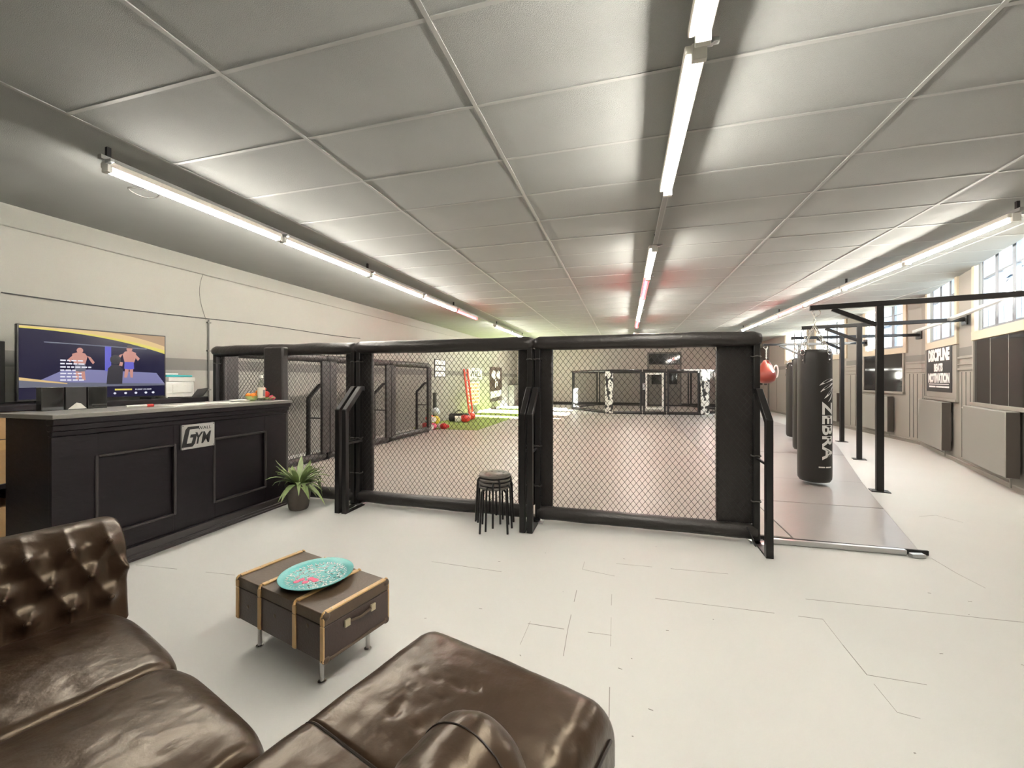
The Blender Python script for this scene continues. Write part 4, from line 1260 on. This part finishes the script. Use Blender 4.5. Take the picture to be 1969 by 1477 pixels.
tdp = thing('teardrop_bag', 'dark red and white teardrop bag hanging beside the fence corner', 'punching bag', (3.64, 12.30, 0))
MB().lathe([(0, 1.24), (.12, 1.25), (.20, 1.32), (.235, 1.42), (.21, 1.56), (.13, 1.74), (.06, 1.86), (0, 1.88)], n=32).build('bag_body', 'redbag', tdp, smooth=70)
MB().tube([(.237 * cos(t) * 0 + .20 - .05 * cos(t), -.10 + .0 * t, 1.56 + .16 * sin(t)) for t in [2 * pi * k / 16 for k in range(16)]], .018, n=6, closed=True).build('white_trim', 'white', tdp)
ch = MB()
for j in range(9):
    torus_link(ch, (0, 0, 1.9 + .036 * j), (0, 0, 1), (1, 0, 0) if j % 2 else (0, 1, 0), L=.024)
ch.build('chain', 'zinc', tdp)

# ------------------------------------------------------------------ right wall fittings
def on_wall(seg, u, z=0):
    fr = FR1 if seg == 1 else FR2
    return fr @ Matrix.Translation((u, 0, z))
def radiator(label, seg, u0, u1, z0=.15, z1=.97):
    e = thing('radiator', label, 'radiator', (0, 0, 0), 0, 'grey flat radiators under the right windows')
    e.matrix_world = on_wall(seg, u0)
    w = u1 - u0
    MB().box(0, w, -.15, -.03, z0, z1).build('panel', 'radiator', e, bevel=.012)
    MB().box(.1, .14, -.03, 0, .3, .8).box(w - .14, w - .1, -.03, 0, .3, .8).build('wall_bracket', 'stripe', e)
    MB().tube([(-.12, -.1, z1 - .04), (-.02, -.1, z1 - .04)], .024, n=12).build('thermostat', 'white', e)
    MB().tube([(-.02, -.1, z1 - .04), (.0, -.1, z1 - .04)], .016, n=10).build('pipe', 'radiator', e)
    MB().tube([(w - .03, -.1, z0), (w - .03, -.1, .06)], .01, n=8).build('pipe', 'radiator', e)
    MB().box(w, w + .004, -.145, -.035, z0 + .01, z1 - .01).build('end_shade', 'endshade', e)  # dark sheet on the near end face, shade painted in as colour
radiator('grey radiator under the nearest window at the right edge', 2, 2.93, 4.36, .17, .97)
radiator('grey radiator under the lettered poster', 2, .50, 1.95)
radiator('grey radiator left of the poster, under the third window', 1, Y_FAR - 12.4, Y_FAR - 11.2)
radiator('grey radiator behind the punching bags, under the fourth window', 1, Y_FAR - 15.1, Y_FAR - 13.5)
def mirror(label, seg, u0, u1, z0, z1):
    e = thing('dark_mirror', label, 'mirror', (0, 0, 0), 0, 'dark glossy panels under the windows')
    e.matrix_world = on_wall(seg, u0)
    w = u1 - u0
    MB().box(0, w, -.012, 0, z0, z1).build('mirror_pane', 'darkpanel', e, smooth=0)
    f = MB().box(-.05, w + .05, -.05, 0, z0 - .05, z0).box(-.04, 0, -.03, 0, z0, z1).box(w, w + .04, -.03, 0, z0, z1)
    f.build('frame', 'wallr', e, bevel=.004)
    return e
mA = mirror('dark glossy panel under the nearest window at the right edge', 2, 2.89, 4.52, 1.02, 1.92)
MB().box(.55, .56, -.014, -.012, 1.02, 1.92).box(1.1, 1.11, -.014, -.012, 1.02, 1.92).build('pane_joint', 'radiator', mA, smooth=0)
mirror('dark glossy panel under the third window, left of the poster', 1, Y_FAR - 12.4, Y_FAR - 10.9, 1.08, 1.95)
bd = thing('wall_board', 'grey framed board under the second window, behind the poster', 'board', (0, 0, 0))
bd.matrix_world = on_wall(2, .45)
MB().box(0, 1.72, -.02, 0, 1.03, 1.92).build('board', 'wallr', bd, smooth=0)
MB().box(-.03, 1.75, -.05, 0, .98, 1.03).box(1.72, 1.75, -.035, 0, 1.03, 1.92).box(-.03, 0, -.035, 0, 1.03, 1.92).build('frame', 'wallr', bd, bevel=.004)
po = thing('poster', 'black poster reading DISCIPLINE BEATS MOTIVATION beside the window', 'poster', (0, 0, 0))
po.matrix_world = on_wall(2, .50)
PW = 1.46
MB().box(0, PW, -.026, -.022, 1.13, 1.97).build('sheet', 'poster', po, smooth=0)
PF = facing((PW / 2, -.0265, 1.55), (1, 0, 0))
def ptxt(s, z, w, h, m='inkw'):
    text('lettering', s, .1, m, po, PF @ Matrix.Translation((0, z, 0)), width=w, height=h, offset=.006)
ptxt('DISCIPLINE', .25, 1.22, .23); ptxt('BEATS', .02, .50, .15); ptxt('MOTIVATION', -.17, 1.22, .18)
MB().box(PW / 2 - .58, PW / 2 + .58, -.0275, -.026, 1.545 - .285, 1.545 - .272).build('lettering', 'inkw', po, smooth=0)
pl3 = MB()
for a, b in ((-.56, -.2), (-.12, .56)):
    xx = a
    while xx < b:
        pl3.box(PW / 2 + xx, PW / 2 + xx + .035, -.0275, -.026, 1.205, 1.235); xx += .045
pl3.build('lettering', 'inkw', po, smooth=0)

# ------------------------------------------------------------------ far left: wall papers, kit, posters
XW = X_LEFT + .005
nb_ = thing('notice_board', 'black notice board with three rows of white papers on left wall', 'notice board', (XW, 11.46, 1.42))
MB().box(0, .015, 0, .79, 0, .56).build('board', 'ink', nb_)
for r in range(3):
    for k in range(2):
        MB().box(.015, .018, .03 + k * .37, .03 + k * .37 + .35, .02 + r * .185, .02 + r * .185 + .15).build('paper', 'paper', nb_, smooth=0)
sg = thing('wall_sign', 'white sign with black block letters high on the left wall', 'sign', (XW, 14.33, 1.35))
MB().box(0, .012, 0, 1.45, 0, .43).build('plate', 'paper', sg)
MB().box(.012, .014, .03, 1.42, .03, .045).box(.012, .014, .03, 1.42, .385, .40).build('border', 'ink', sg, smooth=0)
text('lettering', 'WALL', .3, 'ink', sg, facing((.013, .72, .215), (0, 1, 0)), width=1.15, height=.26, offset=.006)
ob = thing('orange_banner', 'white banner with orange figures on the far left wall', 'banner', (XW, 14.2, .35))
MB().box(0, .006, 0, 1.3, 0, .9).build('cloth', 'paper', ob)
op = MB()
rr_ = random.Random(5)
for r in range(6):
    y = .06
    while y < 1.2:
        w = rr_.uniform(.06, .16); op.box(.006, .008, y, min(y + w, 1.26), .06 + r * .14, .15 + r * .14); y += w + .04
op.build('printed_pattern', 'orangeprint', ob, smooth=0)
bp_ = thing('black_banner', 'tall black banner with white emblem on far left wall', 'banner', (XW, 16.8, .35))
MB().box(0, .006, 0, 1.8, 0, 1.55).build('cloth', 'trunkside', bp_)
em = MB()
for a in range(2):
    em.prism([((.55 if a == 0 else 1.25) + .33 * cos(t) * (.6 + .4 * abs(sin(1.5 * t))), 1.2 + .2 * sin(t)) for t in [2 * pi * k / 18 for k in range(18)]], .003, facing((.006, 0, 0), (0, 1, 0)))
em.prism([(.75, .62), (.85, .62), (.85, .82), (1.0, .82), (1.0, .68), (1.1, .68), (1.1, .9), (.9, .9), (.9, 1.0), (.75, 1.0)], .003, facing((.006, 0, 0), (0, 1, 0)))
em.prism([(.1, .15), (1.7, .22), (1.7, .5), (.1, .45)], .003, facing((.006, 0, 0), (0, 1, 0)))
em.build('emblem', 'inkw', bp_, smooth=0)
wc = thing('wall_cabinet', 'pale grey cabinet against the left wall near the far corner', 'cabinet', (X_LEFT + .3, 20.2, 0))
MB().box(-.28, .0, -.5, .6, 0, 1.05).build('body', 'wall', wc, bevel=.005)
for k in range(2):
    MB().box(0, .012, -.49 + .55 * k, .04 + .55 * k, .02, 1.03).build('door', 'wall', wc, bevel=.003)
ld = thing('red_ladder', 'red metal ladder leaning on the far left wall', 'ladder', (X_LEFT + .25, 13.55, 0))
for y in (-.05, .28):
    MB().bar((.12, y, .02), (-.2, y + .25, 1.72), .05, .05).build('rail', 'redpaint', ld, bevel=.004)
for k in range(6):
    t = .12 + .16 * k
    MB().bar((.12 - .32 * t, -.05 + .25 * t, .02 + 1.7 * t), (.12 - .32 * t, .28 + .25 * t, .02 + 1.7 * t), .03, .03).build('rung', 'redpaint', ld)
fr_ = MB().lathe([(0, 0), (.055, 0), (.055, .95), (0, .95)], n=20).build('foam_roller', 'roller')
fr_.location = (-5.5, 11.1, .0); tag(fr_, 'tall dark foam roller standing against the left wall', 'foam roller')
for (x, y, z, r, m, lb) in [(-5.35, 10.85, .155, .13, 'yellow', 'yellow exercise ball on the turf in front of the foam roller'), (-5.38, 10.95, .40, .12, 'bluewhite', 'pale blue exercise ball resting on the yellow ball')]:
    o = MB().ball((0, 0, 0), r, 20, 12).build('exercise_ball', m, smooth=80); o.location = (x, y, z); tag(o, lb, 'ball', 'exercise balls by the foam roller')
def glove(label, x, y, z, rz, m, g, s=1.0):
    e = thing('boxing_glove', label, 'boxing glove', (x, y, z), rz, g)
    b = MB().ball((0, 0, .075), .085, 14, 10, sc=(1.25, .9, .85))
    b.build('fist', m, e, smooth=80)
    MB().ball((.03, .07, .075), .042, 10, 7, sc=(1.5, .8, .9)).build('thumb', m, e, smooth=80)
    MB().tube([(-.07, 0, .07), (-.19, 0, .065)], [.055, .06], n=14).build('cuff', 'white', e, smooth=60)
    e.scale = (s * 1.25, s * 1.25, s * 1.25)
gl = 'boxing gloves heaped by the left fence end'
glove('leftmost red boxing glove heaped near the left fence end', -5.2, 9.98, .0, .3, 'red', gl)
glove('pinkish red boxing glove in front of the glove heap', -4.95, 9.9, .0, 1.6, 'pink', gl)
glove('red boxing glove on top of the heap', -5.08, 10.0, .2, 2.4, 'redpaint', gl)
glove('rightmost red boxing glove of the heap near the fence end', -4.68, 9.98, .0, -.6, 'red', gl)
kb = thing('kit_bag', 'black kit bag lying at the foot of the red ladder', 'bag', (-5.05, 11.9, .025), .3)
b = MB(); roll(b, (-.32, 0, .13), (.32, 0, .13), .125, seed=2, seg=24); b.build('body', 'vinyl', kb, smooth=80)
MB().tube([(-.15 + .3 * t, -.02, .25 + .1 * sin(pi * t)) for t in [k / 10 for k in range(11)]], .012, n=6).build('handle', 'blackp', kb)
glove('red boxing glove in front of the black kit bag', -4.75, 11.65, .025, .4, 'red', 'boxing gloves by the kit bag', 1.3)
glove('red boxing glove standing behind the black kit bag', -4.85, 12.42, .025, 1.2, 'redpaint', 'boxing gloves by the kit bag', 1.3)
